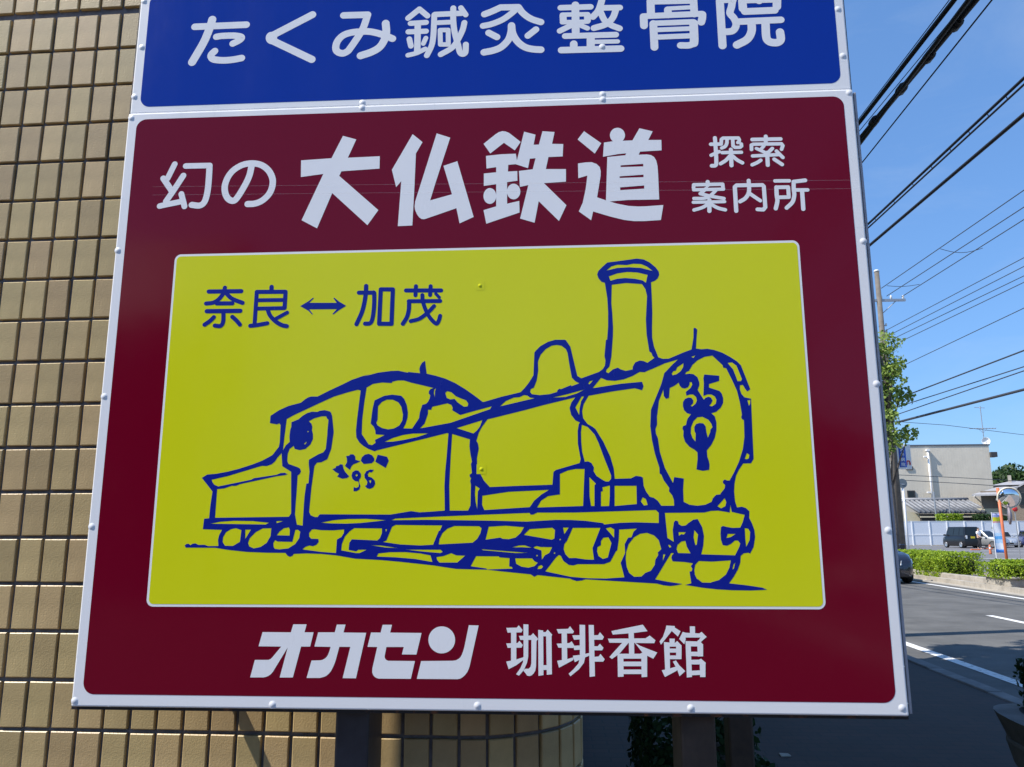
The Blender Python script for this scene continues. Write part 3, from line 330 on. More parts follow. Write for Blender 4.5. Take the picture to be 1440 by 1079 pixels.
PRINT_LOCO = [("P",[(-828.1,123.2),(-815.7,130.9),(-794.6,132.6),(-769,137),(-741.3,143.7),(-709.1,153.8),(-688.4,161.7),(-670.2,171.2),(-663.6,175.2),(-649.6,194),(-647.9,205.5),(-648.2,245),(-651.5,249.2),(-657.2,246.9),(-673.9,249.9),(-673.5,267.1),(-654.3,280),(-632.2,290.1),(-602.3,297.7),(-591.4,306.6),(-584.9,310.3),(-578.4,312.1),(-563.3,311.9),(-533.7,326.7),(-505.9,339.5),(-483.7,350.6),(-459.5,358.8),(-440.8,363.3),(-491.2,345.5),(-456.3,358.1),(-421.3,367.1),(-390.8,370.7),(-373.2,371.2),(-350.8,366.1),(-349.7,367.8),(-321.5,364.5),(-323.4,374),(-321.9,381.1),(-317.4,389.4),(-310.4,394),(-305.9,363.1),(-285.3,358.1),(-261.9,350.8),(-238.5,339.9),(-215.2,325.5),(-192,308.9),(-173.5,294.3),(-166.2,296),(-131.8,305.8),(-85.9,316.4),(-76.7,325.6),(-67.5,337.2),(-55.9,355.7),(-53.3,409.8),(-50.9,413.3),(-39.3,425),(-20.7,435.4),(-4.5,439.8),(18.5,439.5),(20.5,438.3),(30.6,422.7),(45.5,353.2),(54.5,347.2),(95.8,361.8),(105,368.7),(109.8,376.8),(111.2,388.5),(109.1,399.1),(113.5,437.9),(116.2,437.9),(119.2,469),(120.1,504.9),(119,538.6),(114.1,576.3),(106.1,578.9),(99.3,587.6),(96.5,597.5),(99.7,606),(109.2,615.6),(121.2,626.3),(153.9,630),(191.3,634.6),(207.4,631.8),(221.1,624.1),(234.6,611.5),(241.1,601.6),(242,593.1),(238.2,584.6),(231.1,578.7),(222.2,575.3),(222.7,536.6),(222.6,500.6),(220.7,464.9),(220.2,441.4),(223.6,420.1),(232.8,394.2),(242.9,390.5),(256.4,390.8),(270.2,396.4),(290.9,405),(309.2,411.7),(315,439.8),(315.9,459.8),(317.1,462.9),(320.5,462.8),(324.4,459),(321.5,435),(319.5,413.9),(331.8,411.8),(345.3,412.8),(360.9,409.7),(378.5,403.2),(395.9,392.9),(411,382.2),(419.4,372.8),(427,349.6),(437.4,316.9),(430,311.7),(425.3,318.7),(420.9,327.2),(414.6,326.3),(413.7,317.7),(416.9,306.2),(423.1,298.6),(437.7,295),(436.8,249.2),(435.5,158.7),(429.3,148.8),(411.8,148.3),(401.9,134.7),(394.7,121.5),(390.5,104),(388.5,86.5),(389.5,64.8),(393.1,51.3),(403.9,52.8),(412.4,50),(419.5,43),(418.3,28.7),(424,15.8),(428.1,1.9),(428.8,-13.1),(424.3,-34.4),(416,-48.6),(411.9,-46.7),(402.2,-48.1),(395.5,-53.4),(393.6,-68.2),(387.5,-83),(378.2,-97.7),(367.2,-112),(404.8,-116.1),(438.3,-121),(448,-125.3),(414.7,-126.9),(372.4,-126.4),(340.7,-124.6),(308.9,-121.3),(287.8,-117.8),(272.5,-115.7),(285.9,-112.1),(283.1,-87.3),(288.1,-86.3),(289.4,-81),(286.4,-75.7),(291.6,-69.4),(272.8,-66.6),(247.1,-65.2),(244.8,-57.7),(246.5,-52.4),(251,-47.5),(244.6,-47.5),(208,-103.9),(234.7,-108.9),(253.8,-111.6),(266.6,-113.6),(253.6,-116.4),(240.7,-117.9),(225.8,-116.5),(210.9,-112.7),(174.6,-110.7),(110,-107),(55.9,-104),(47.2,-106.7),(36.3,-107.8),(25.5,-104.6),(21.2,-102.5),(-49.7,-95),(-57.4,-98.8),(-65,-93.5),(-133.6,-86.8),(-162.3,-83.6),(-230.9,-82),(-264.3,-77.3),(-281.7,-74.5),(-357.6,-66.6),(-402.6,-62.7),(-461.3,-59.7),(-504.6,-52.5),(-538.8,-49.3),(-572.9,-48.2),(-601.4,-49.3),(-604.8,-53.7),(-610.4,-55.9),(-616.3,-53.3),(-621.2,-47.1),(-664.7,-46.7),(-710.7,-44.9),(-757,-40.1),(-785.1,-35.6),(-854.6,-35.2),(-856.9,-30.5),(-852.9,-27.2),(-848.3,-26.7),(-843.4,-29.9),(-839,-26.8),(-832.1,-25.7),(-824.9,-29.4),(-811,-29),(-801.5,-32.1),(-777.9,-31.7),(-779.8,-18.4),(-777.8,-7.3),(-771.7,4.5),(-817.1,6.1),(-815.8,29.6),(-804.2,30.7),(-803.3,57.7),(-800.6,91.6)],[[(-804.2,118.9),(-768.3,126.7),(-722.3,140.1),(-687.8,150.2),(-676,149.7),(-664.5,153.5),(-656.7,160.3),(-651.7,168.7),(-642.3,179.6),(-639,149.1),(-617.4,136.1),(-612.5,41.4),(-617.4,33.6),(-790.3,31.8),(-789.8,97.2),(-773.5,98.7),(-756.3,104.5),(-745.8,104.5),(-736.6,108.3),(-651.3,126),(-632.8,128.2),(-625.5,130.4),(-632,133.9),(-642.4,133.3),(-651.5,129.4),(-704.8,121.8),(-710.4,118.4),(-767,107.3),(-787.8,103.3),(-797.5,107.5),(-802.7,114.3)],[(-634.3,259.2),(-616,269.3),(-593.8,279.4),(-560.6,295),(-523.6,311.5),(-490.1,321.4),(-467.8,326.8),(-461.1,324.8),(-463.9,295.7),(-467.2,258.5),(-469,230.7),(-467.6,214.5),(-460.3,202.9),(-450.7,194.8),(-438.9,187.9),(-423.7,182),(-418,184.3),(-301.2,211.9),(-255.4,223),(-252.7,221.8),(-256,169.5),(-258.9,135.7),(-260.2,102),(-258.7,46.5),(-293.7,43.9),(-316.2,42.7),(-335.5,45.5),(-382.9,37.9),(-546.1,39),(-550.4,32.8),(-557.3,32.8),(-566.7,36.8),(-570.9,44.6),(-568,99.9),(-563.3,148.7),(-557.8,156.6),(-547.4,157.7),(-533.8,164.4),(-525.5,188.4),(-521.3,227.5),(-526.4,264.7),(-529,271.8),(-531.6,275.9),(-544.9,279.4),(-556.1,278),(-562.5,275.3),(-574.8,276),(-586,273.1),(-597,266.3),(-606,258.4),(-622.6,251.6),(-622.4,240.4),(-624.5,234),(-625.6,219.1),(-625.4,214.6),(-624.4,205.3),(-633.4,197.3),(-639.3,185.8),(-637.8,214.7)],[(-581.3,253.6),(-568.4,260.4),(-551.7,264.9),(-540.8,264.8),(-538.3,259.2),(-534.9,256.3),(-536.2,231.3),(-536.2,220.7),(-538.3,188.5),(-543.8,180.5),(-555.2,176),(-576.8,163.6),(-577,154.4),(-574.3,136.2),(-575.4,109.4),(-580.4,108.6),(-583.2,79.7),(-583.8,59.2),(-584.4,13.5),(-597.8,15.8),(-603.6,39.2),(-602.9,70.5),(-602.2,91.1),(-601.7,127.3),(-597.3,130.7),(-594.1,136.3),(-596.7,143.2),(-602.7,146.6),(-624.6,154.3),(-628,161.6),(-627.6,177.7),(-623.6,189.2),(-614.6,196),(-611.9,189.1),(-600,186),(-586.1,188.9),(-575,199.1),(-569.7,211.8),(-570.2,223.3),(-573,232.6),(-572.2,239.6),(-574.9,247.8)],[(-590.2,200.9),(-585.1,205.5),(-584.5,202.7),(-587.8,199)],[(-584.1,229.3),(-582.3,231.1),(-580.4,229.2),(-582.1,227.4)],[(-447.2,332),(-432.2,340.5),(-411.2,343.5),(-388.1,341.8),(-386.6,345.1),(-373.8,348),(-359.7,347.8),(-340.9,341.9),(-312.8,335),(-288.9,328.8),(-296.3,326.5),(-299.7,321.9),(-300.3,316.1),(-296.5,311.3),(-298.2,303.2),(-301.6,296.2),(-306.1,291.6),(-314.7,289.4),(-317.5,280.1),(-320.3,270.9),(-321.7,258.1),(-337.3,234.1),(-358.1,234.7),(-352.6,245.7),(-348.8,259.6),(-348.1,271.2),(-351.4,289.8),(-357.5,303.9),(-364.7,311.4),(-386.9,314.3),(-405.5,311.5),(-427.4,301.2),(-431.5,281.4),(-435,246.5),(-427.8,239.5),(-423.6,230.2),(-422.6,221.5),(-401,219.7),(-416.5,211.8),(-423.8,208.4),(-422,201.5),(-429.9,196.3),(-438.1,198.2),(-455.1,222.5),(-455.1,256),(-451.8,295.6)],[(-287.5,325.3),(-282.9,328),(-285.6,321.7),(-285.8,306.5),(-288.3,317.1)],[(-418.8,287.1),(-409.8,297.5),(-398.3,302.5),(-384.3,302.3),(-371.3,295.9),(-364,285.3),(-359.6,266.6),(-360.9,252.7),(-367.6,241.3),(-380.1,234.5),(-394,232.7),(-408,235.9),(-418.6,242.2),(-421.8,248.7),(-419,255.6)],[(-301.3,277.6),(-293.6,277.5),(-291.4,284.5),(-256.4,292.2),(-247.1,288.6),(-243.6,281.6),(-244.6,275.8),(-226.1,264.6),(-189.1,274.7),(-152.4,284.1),(-157,277.4),(-248.5,246.5),(-318.9,234.3),(-308.7,245.3),(-303.3,261.4),(-301.1,268.3)],[(-261.4,316.8),(-256.8,320.9),(-247.5,318.5),(-237,309),(-226.5,304.2),(-212.6,298.7),(-207.3,290.5),(-209,284.7),(-217.1,283.7),(-224,288.4),(-232.2,294.3),(-239.2,302.5),(-249.6,301.4),(-257.7,305)],[(-401.2,203.6),(-381.8,212.6),(-358.9,219.3),(-335.9,222.5),(-299.1,222.7),(-324.2,214.4),(-356.3,207.8),(-381.6,204.1)],[(-233.8,234.2),(-174.4,252),(-180,237.2),(-186.8,228.1),(-194.8,221.3)],[(-244.1,220.7),(-202.8,207.8),(-203.8,191.8),(-201.3,173.7),(-197.8,156.7),(-200,151.1),(-197.6,130.8),(-203.2,126.3),(-201.6,120.7),(-199.3,119.6),(-201.5,112.9),(-199.6,104),(-200.4,57.3),(-205.9,46.3),(-247.5,46.4),(-249.3,102),(-246.8,169.5)],[(-189.5,102.1),(-179.3,95.4),(-183.7,89.4),(-184.1,79.4),(-185,48.9),(-189.2,68.3),(-190.5,83.9)],[(-162.6,253.7),(-74.7,274.7),(-37.4,284.6),(40.1,302.9),(30.8,290.8),(26.5,278.2),(29.9,262.1),(39.2,249.4),(50.4,244),(47.2,242.1),(44.2,225.1),(44.1,195.6),(49.8,160.7),(47.4,151.8),(-6.5,136.5),(-12.1,132.1),(-14.7,103.3),(-91.6,101.2),(-156.8,98.8),(-170.4,113.8),(-180.6,132.9),(-185.9,148.7),(-186.5,164.5),(-182.1,187.1),(-184.4,198.5),(-187.9,204.2),(-182.3,223.6),(-175.1,236.6)],[(-133.6,283.8),(-120.4,296),(-102,303.9),(-88.3,304.9),(-78,309.8),(-70,308.1),(-64.3,303.4),(-52.9,302.1)],[(-44.5,390.8),(-38.7,404.8),(-27,417.7),(-13.1,425.7),(-1.6,427.5),(9.9,425.4),(20.2,416.9),(23.9,407.4),(27.6,380.3),(32.9,348.7),(40.7,340.4),(49.7,335.6),(31.4,328.9),(30.8,331.7),(7.4,322.3),(4,323.5),(-0.6,320),(-1.8,315.9),(-18.9,311),(-41.8,308.9),(-60,311.5),(-63.9,317.3),(-62.2,323.6),(-55.3,326.5),(-48.4,343.9),(-44.7,367.3),(-45.3,386.1)],[(-12.2,302.8),(22,310.5),(62,321.1),(42.5,311.4),(17.4,304.1)],[(70.2,334.2),(73.7,340),(81.7,342.2),(73.6,333)],[(80.2,323.7),(100,347.8),(113.5,341.8),(131.6,340.4),(152,343.6),(172.6,351.4),(188.7,360.5),(200,359.7),(211.4,364.9),(216,366.4),(247,379.9),(277.8,388.8),(265,377.4),(245,356.7),(237.3,331.4),(211.7,272),(208.8,233.6),(209.2,232.2),(211.5,202.9),(217.1,171.4),(225.9,140.2),(226.1,126.9),(229.7,124.7),(234.7,111.4),(246.2,94.9),(245.2,87.2),(252.1,78.4),(255.4,67.5),(255.5,55.5),(227.2,55.6),(219.9,66.5),(211.4,73.1),(202.7,75.3),(194.4,87.4),(189.3,100.6),(188.3,118.3),(184.2,120.6),(173.2,122.2),(162,116.7),(125.5,115.8),(123.9,139.1),(116.8,166),(102,199.8),(84.7,229.2),(78.1,234.3),(67,240.8),(57.1,254.5),(55.1,270.6),(58.8,286.6),(70.5,306.1),(121.9,315.1),(176.2,322.5),(193,317.6),(196.7,326.8),(193.6,337.3),(144.9,333.3)],[(130.3,571.1),(164,574.8),(200.8,571.4),(208.5,558.6),(211.9,541.6),(209.1,508),(207.2,484.2),(207.8,448.5),(212.6,408.4),(217.4,404.9),(219.4,397.9),(223.8,393.1),(207.5,381.7),(198.6,386),(189.6,387.3),(179.2,382.8),(173.7,373.5),(173.1,366.6),(157.1,363.3),(145.9,366.9),(139.2,371.2),(127.7,367.2),(117.3,358.5),(111.7,361.6),(112.9,366.9),(119.9,374.3),(125.1,397.7),(129.6,445.1),(130.6,466.5),(129.7,502.3),(128,526.4)],[(118.3,606.3),(130.2,616.3),(144.3,620.4),(167.6,619.2),(181.6,622),(200.1,620.9),(213.8,614.4),(226.9,603.2),(199.8,611.1),(172,613.4),(144.1,612.3)],[(123.8,592),(143.7,598.9),(167.1,602),(190.2,600.3),(215,593.7),(210.2,574.3),(203.4,580),(185.1,584.6),(162,587),(143.4,585.5),(127.5,580.9)],[(292.1,353.8),(294.5,358.4),(301.4,361.7),(309.9,375.5),(321.6,385.8),(337.7,393.8),(355.8,396.5),(378.1,373.4),(379,367.6),(385.6,366.4),(397.5,338.5),(407.3,313.2),(412.4,285.7),(415.3,258.5),(413.3,252.9),(414.8,248.3),(419,246),(419,244.8),(418,207.8),(413.2,181.1),(402.9,152.3),(390.7,128.2),(380,110.6),(374.6,110.7),(369.2,112.9),(365.4,109.6),(365.1,105.2),(369.7,100.8),(368.2,93.2),(359,82.3),(358.2,80.1),(349,79.1),(341.1,71.5),(338.5,63.9),(324.1,57.4),(306.7,55.3),(289.4,57.5),(276.6,64.1),(276.6,91.4),(279.2,115.6),(258.1,119),(254.9,105.8),(238,140.1),(228.3,175.8),(225,207.2),(220.9,217.4),(220.2,227.6),(224.3,237.7),(224.6,257),(225.9,262.7),(230.3,292.4),(241.3,318.6),(241.9,303.7),(246.1,296.8),(253.4,299),(256,321.9),(267.5,327.5),(276.7,334.3),(278.7,327.4),(282.9,322),(289.6,320.3),(297.5,323.2),(301.1,329.4),(301.8,335.2),(305.9,335.1),(307.4,329.3),(303,321.3),(291.9,312.3),(292.9,303.6),(300.1,306.4),(308,306.4),(314.4,300.6),(316.3,292.5),(312.6,284.6),(305.6,279),(301.2,279.7),(307,285.8),(308,292.6),(304.3,298.4),(297.6,299.6),(289.7,296.3),(284.9,289.5),(283.9,280.3),(286.3,270.1),(292.7,263.2),(301.5,260.8),(293.3,250.7),(290.7,242.7),(289.4,236.4),(282.6,233.8),(280.8,228.1),(283.2,222.5),(282.1,211.2),(285.5,197.7),(295,186.5),(305.7,180.1),(312,174.1),(311.8,159.6),(308.1,135.7),(322.2,132.5),(336.1,134.7),(337.7,146.1),(336.4,155),(333.5,163.9),(333.1,178.4),(343.6,190.6),(352,206.1),(356.7,224.1),(357.5,242.1),(354.5,255.7),(347.5,262.6),(358.3,265.9),(368.7,274.9),(374.8,286.2),(375.4,297.5),(372.6,307.9),(368.4,313.6),(344.8,322),(345.2,330),(368.5,337),(369.1,349.2),(335.7,352.5),(333.1,344),(333.7,332.4),(331.2,302.6),(340.2,306),(349.1,305.9),(356.7,301.2),(360.1,293.2),(358.1,284.1),(350,278.5),(343.4,279.7),(348.2,285.3),(351.4,292.1),(347.7,299),(342.2,300.7),(335.4,298),(331.9,293.9),(318.9,317),(323.4,328),(323.3,334.9),(319.8,346.5),(311.2,353.5),(302.2,354.8)],[(308.7,198.7),(302.5,206.6),(299,217.8),(300.2,231.3),(306.3,244.8),(315.6,253.8),(326.7,254.8),(339.7,247.9),(345.9,238.8),(348.2,230.9),(343.5,225.3),(342.3,218.6),(336.6,206.7),(334,219.8),(332.8,233.3),(328.3,239.6),(319.5,240.6),(311.6,238),(307.5,231.3),(307.6,222.3),(310,216.6)],[(271.1,362.2),(274.8,370.2),(289.8,379.8),(288.3,370),(282.3,360.8),(273,354),(263.9,351.4),(261.8,355.3),(265.4,361.1)],[(307.3,394.2),(317.6,397.6),(312.8,391.8)],[(389.6,379),(399.7,380),(409.3,371.8),(419.9,340.5),(417.4,335.9),(409.6,336),(407.8,343),(401.1,363.8)],[(429.3,291.2),(436,292.7),(435,283.2),(431.9,278.7)],[(415.9,158.9),(421.4,171.7),(426.7,167.7),(425.1,159.9),(420.7,157.7)],[(350.4,54.1),(367.1,71.8),(370.3,62.7),(367.7,54),(358.4,49.3)],[(2.4,127.6),(20.3,135.3),(38.2,138.6),(58.3,138.4),(53.4,55.6),(-49.7,52.6),(-40.6,68),(-25,77.9),(1.8,81.7)],[(-173.5,79.4),(-114.1,88),(-22.4,92),(-40.4,81),(-56.1,67.8),(-66.2,53.5),(-168.9,47.3),(-174.1,59.4)],[(68.6,119.9),(83.2,105),(79.8,101.7),(78.8,55.5),(71.1,55.5),(68.2,77.5)],[(97.4,97.2),(114.1,101.1),(113.5,77.3),(111.4,55.4),(93.1,55),(93.9,87.3),(98.3,88.8)],[(124.7,100.3),(173.6,100.1),(173,59.5),(123.5,55.3)],[(182,65.6),(186.6,74.3),(193.5,70.4),(195.9,61.6),(197,57.3),(188.7,56.2)],[(53.9,239.1),(66.8,233.9),(82.2,216.8),(90.8,197.6),(103.3,161.6),(117.5,123.6),(117.3,115.9),(112.1,109.9),(105.4,109.9),(97.8,113.8),(84.7,122.7),(78.2,133.8),(79.5,141.6),(74.2,151.7),(66.4,155.6),(59,154.7),(53.4,177.6),(51.8,200.2),(51.6,222.7)],[(60.3,305),(53.3,293.6),(49.6,277.5),(48.2,261.5),(39.9,279.5),(54.6,304.6)],[(-380.3,25.3),(-371.4,29),(-299.8,32.1),(-180.7,36.8),(-66.9,40.9),(-64.7,37),(-59.2,36.9),(-49.1,41.5),(-18.7,41.3),(36.6,41.4),(102.8,43.2),(214.6,46.3),(220.9,39.8),(220.1,17.7),(167.8,19.3),(135,18.3),(99.9,14.7),(96.7,17.9),(58.3,22.8),(25.3,24.8),(-7.8,25.1),(-74.3,21.4),(-142.7,23.6),(-232.2,24.9),(-299.6,25.9)],[(-541.8,20.1),(-514.6,25.6),(-482.7,28.2),(-439.5,28.7),(-414.4,27.1),(-391.7,25.3),(-416.5,22.7),(-450.5,19.2),(-484.6,17.8),(-518.9,18.5)],[(-800.5,18.4),(-777.6,22.8),(-745.2,25),(-701.1,24.2),(-662.8,20.3),(-670.6,16.3)],[(-645.7,24.1),(-629.5,24),(-645.4,19.2)],[(-768.6,-22.8),(-768.2,-11.7),(-762,-0.6),(-750.9,6),(-739.5,8.2),(-726.4,3.8),(-728.2,-22.4),(-743.8,-31.7),(-762.3,-31.2)],[(-717.3,4.8),(-704.1,4.8),(-716.4,-16.2)],[(-709.1,-25.1),(-705.7,-14),(-692.7,-0.7),(-677,7.7),(-656.8,8.1),(-657.6,-9.7),(-665.9,-25.1),(-679.2,-33.9),(-695.1,-37.2),(-705.7,-32.8)],[(-643.2,-7.9),(-637.5,0.3),(-627.5,8),(-616.1,9.8),(-613.5,3.6),(-613.6,-8.6)],[(-649.3,-33.9),(-650.3,-25.1),(-646.7,-18.9),(-640.8,-21.8),(-606.4,-22.5),(-600.9,4),(-595.2,4.6),(-589.3,0.2),(-590.8,-14.2),(-599.3,-27.4),(-614.8,-37.2),(-635.3,-39.4),(-645.7,-38.3)],[(-567.9,-10.8),(-568.7,-3.1),(-562.9,4.6),(-557.2,5.7),(-541.1,3.5),(-513.7,3),(-488,4.9),(-488.4,-3.2),(-493.7,-12),(-503.7,-17.5),(-504.8,-47.5),(-538.9,-44.9),(-582.5,-39.4),(-575.9,-33.9),(-566.9,-30.6),(-558.9,-32.4),(-551,-29.5),(-545.6,-22.9),(-546.6,-16.3),(-563.1,-15.7)],[(-493,-41.6),(-492,-27.4),(-485.8,-10.9),(-474.9,1.2),(-464.9,7.8),(-401.3,7.2),(-401,-3.3),(-405.2,-14.3),(-411.2,-19.8),(-469.7,-17.1),(-475,-25.2),(-476,-40.5),(-458.5,-43.8),(-454.1,-40.1),(-434.4,-40.1),(-450.5,-47.5),(-458.4,-47.5)],[(-393.4,5.4),(-389.3,5.4),(-392,-1.2)],[(-378.1,10.9),(-369.9,14.9),(-314.5,14.1),(-263.9,13.5),(-268.9,1.9),(-271.8,0.8),(-284,-29.3),(-313.6,-30.8),(-358.6,-28.6),(-398.2,-23.1),(-390.4,-19.8)],[(-425.1,-30.3),(-403.6,-30.7),(-381,-34),(-361.8,-36.8),(-392.2,-35.1)],[(-347.1,-39.9),(-302.2,-40.1),(-267.1,-40.1),(-262.1,-44.9),(-267,-47.5),(-298.3,-44.9)],[(-411.4,-55.3),(-407.6,-48.2),(-380.6,-45.5),(-346.9,-45.3),(-313.3,-48.2),(-289.7,-52.5),(-285,-67),(-324.2,-60.5),(-369.1,-56.8)],[(-271.3,-28.6),(-269.7,-16.6),(-263.2,-3.5),(-252.1,6.3),(-236.5,12.2),(-180.6,11.6),(-174.9,7.2),(-177.1,-3.7),(-184.8,-16.7),(-194.8,-24.8)],[(-275.8,-56.2),(-260.2,-54),(-242.9,-47.7),(-231.3,-52.5),(-211.2,-53.1),(-228.8,-68.2),(-268.9,-68.3),(-274.6,-62.2)],[(-198.8,-76.2),(-186.8,-54.2),(-135.9,-54.6),(-134.7,-56.8),(-112,-58.5),(-112.7,-76.7),(-107.2,-77.2),(-105,-81.4),(-162.3,-83.2),(-163.4,-81.1)],[(-99.4,-58.9),(-62,-58.9),(-56.6,-65.3),(-48.9,-68.5),(-56.6,-76),(-69.8,-79.3),(-85.2,-77.1),(-97.3,-70.7)],[(-165.9,-18.3),(-158.7,10.5),(-120.4,12.6),(-79.3,9.2),(-87.1,-3.8),(-98.2,-13.6),(-113.7,-17.2),(-127,-16.4),(-132.6,-13.5)],[(-79.8,-7.7),(-67.1,4.9),(-16.2,8),(-10.1,2.6),(-11.7,-15.8),(-17.6,-18.4)],[(-106,-35.2),(-91.6,-30.9),(-78.4,-30.5),(-61.9,-35.9),(-85,-34.8)],[(-58.5,-35.2),(-51.9,-32),(-43.1,-34.2),(-16.7,-34.6),(-23.5,-47.5),(-33.4,-52.4),(-40.1,-62.1),(-41,-41.7),(-56.4,-37)],[(-174.7,-39.1),(-120.4,-43.2),(-69.6,-47.1),(-98.3,-47.5),(-171.3,-41.2)],[(-50.1,-82.4),(-47.9,-76),(-41.3,-73.2),(-37.3,-77.1),(-41.3,-81.4)],[(-49.2,-52.9),(-49.7,-54.1),(-51,-54.6),(-52.2,-54.1),(-52.7,-52.9),(-52.2,-51.7),(-51,-51.2),(-49.7,-51.7)],[(-10.1,-47.5),(-10.6,-48.7),(-11.8,-49.2),(-13.1,-48.7),(-13.6,-47.5),(-13,-46.3),(-11.8,-45.8),(-10.6,-46.3)],[(2.8,-18),(2.3,-19.2),(1,-19.7),(-0.2,-19.2),(-0.7,-18),(-0.2,-16.8),(1.1,-16.3),(2.3,-16.8)],[(7.9,8.2),(20.6,8.2),(10.5,-6.5)],[(29.4,7.5),(91,7.4),(72.5,-36.8),(75.2,-62),(56.7,-61.4),(35,-58.2),(20.7,-58.6),(12.1,-49.6),(8.5,-38.9),(10.2,-28.1),(15.8,-21.7)],[(103,6.3),(112.9,8.9),(121.5,4.1),(120.6,-14.2)],[(91.2,-30.3),(91.4,-21.7),(97,-14.2),(108,-13.1),(114.6,-26.1),(105.8,-57.1),(94.9,-60.3),(85.2,-53.9),(82.2,-43.2),(83.5,-34.6)],[(132.4,3.7),(171.8,5.8),(163.9,-1.4),(159.2,-13.2),(151.6,-14.3),(143.6,-28.2),(144.1,-47.5),(133.7,-68.8),(140.9,-99.6),(99.3,-102.4),(60.3,-101.8),(23.4,-98.7),(-32.8,-87.1),(-8.8,-57.2),(-2.1,-51.4),(2.2,-53.9),(7.5,-64.6),(19.4,-73.2),(29.2,-74.2),(39.1,-71.5),(96.8,-71.4),(111,-66.3),(123.5,-44.3),(126.9,-41.1),(130.7,-19.6)],[(144.8,-60.3),(146.3,-45.4),(152.3,-28.2),(164.7,-13.2),(178,-5.7),(193.3,-3.6),(208.3,-9),(218.7,-19.7),(223.5,-39),(215.6,-46.4),(216.5,-51.8),(209.7,-62.4),(208.2,-73),(199.1,-85.7),(187.1,-90),(178.3,-98),(162.1,-98.5),(151.5,-90),(146.5,-77.3)],[(234.3,40),(320.7,40.4),(336.1,44),(351.2,44.6),(368.4,41.8),(376.5,40.2),(378.9,56.9),(380.9,41.7),(409,35.2),(403.8,19.1),(397.8,7.3),(381.6,6.6),(368.8,8.8),(360.3,11),(355.9,8.4),(354.1,-6.6),(354.5,-19.4),(357.8,-30.5),(366.7,-31.8),(375.5,-28),(384.5,-20.5),(390.9,-20.5),(395.9,-26.9),(393.4,-34.4),(383.4,-52.4),(310.1,-50.3),(315.2,-32.2),(317.9,-10.8),(314.9,8.5),(306,26.2),(296.2,24.7),(285,17.2),(279.4,12.4),(270.7,11.2),(263.7,15.1),(262.5,21.5),(257.1,23.3),(253.7,19.4),(250.2,2.2),(251.3,-23.2),(237.8,-14.6)],[(256.8,-38.6),(259.3,-30),(268.2,-22.5),(276.9,-21.1),(279.6,-34.3),(287,-48.1),(259.7,-47.5)],[(262.6,-2.2),(278.8,-2.2),(274.3,-7.6),(268.9,-6.5),(263.3,-10.3)],[(297.4,2.1),(305.1,-7.6),(301.3,-29.6),(298.1,-30.5),(295,-12.9)],[(366.5,-15.2),(369.8,-6.2),(387.4,-6.2),(376.3,-13)],[(407.4,6.2),(414.8,5.1),(418.7,-2.4),(416.6,-19.5),(408.3,-34.4),(407.2,-15.2)],[(238.8,-30),(242,-29.6),(245.7,-34.3),(241.8,-36)],[(227.2,-50.3),(232.2,-50.3),(225.6,-65.2)],[(293.6,-83.1),(296.2,-72.5),(304.1,-64.5),(332.9,-65.7),(373.7,-63),(369.6,-78.8),(361.4,-93.5),(345.9,-105.1),(326.5,-110.8),(309.4,-110.4),(298.1,-102),(294.2,-93.6)],[(383,-67.8),(379.1,-80.9),(375.8,-83),(378.5,-72.5)]])]
PRINT_LOCO_MARKS = [[("P",[(-521.2,141.6),(-513.3,144.5),(-512.3,148.3),(-506.5,149.4),(-503.2,152.8),(-497.4,152.1),(-494.7,142.5),(-491,135.7),(-480.9,124.8),(-485.8,121),(-497.2,119.4),(-509,124.5),(-504.6,130.8),(-512.9,134.7)],[])],[("P",[(-490,171.7),(-483.1,172.1),(-479.8,175.5),(-472.8,175.4),(-468.7,170.8),(-467.7,162.8),(-456,159.3),(-464,155.5),(-472,152.6),(-476.4,148.1),(-480,139.5),(-491.9,148.6),(-487.2,157.3),(-487.9,165.2)],[])],[("P",[(-455.4,160.5),(-452.9,168.4),(-446.2,174.5),(-437,176.3),(-428.8,172.8),(-424,165.9),(-423.8,160.2),(-429.4,154.6),(-448.2,152.9)],[])],[("P",[(-416.2,174.3),(-394.1,169.1),(-389.9,160),(-396.8,143.5),(-421.4,158)],[])],[("P",[(-475.6,126.5),(-473.6,134.5),(-466.8,138.5),(-459.9,137.8),(-453.9,130.9),(-453.6,123),(-458,116.3),(-457.3,110.6),(-454.1,102.7),(-456.1,94.9),(-462.8,90.9),(-469.7,90.9),(-469.6,100.6),(-464.2,98.3),(-458.6,100.5),(-457.6,106.1),(-459,112.9),(-467.1,114.1),(-473,118.6)],[[(-466.5,127.6),(-463.1,130.5),(-461.1,126.5),(-464,124.2)]])],[("P",[(-445.8,128.6),(-441.4,136.5),(-432.4,140.3),(-423.8,139.4),(-428.7,133.5),(-434.5,134.2),(-437.8,129.7),(-436.4,124.1),(-428.3,121.8),(-421.2,115),(-419.8,107.1),(-424.2,99.2),(-432.1,95.9),(-439,97.5),(-443.7,102.7),(-439.2,104.9),(-438.3,111.7),(-440.8,116.2),(-444.8,120.7)],[[(-435,115),(-429.3,116.1),(-430.6,108.2)]])]]
PRINT_RIVETS = {"upper":[(-1079.7,1380.4),(-1074,1244.9),(-1081.1,1104),(708,1275.6),(710,1147.2),(-483.8,1065.1),(120.5,1066),(122.6,1195.8)],"lower":[(-1081.4,1042.3),(-1083.4,685.4),(-1082.3,318.6),(-1081.9,12.7),(-1082.4,-369),(-633.2,-372.4),(-181.5,-369.7),(273.9,-369.9),(711.7,-365.1),(715.4,0.7),(718.4,325.8),(717.5,665.2),(715.5,1045.5),(-483.3,1049.4),(120.1,1049.6)],"yellow":[(-181.8,575.4),(-175.9,139.3)]}
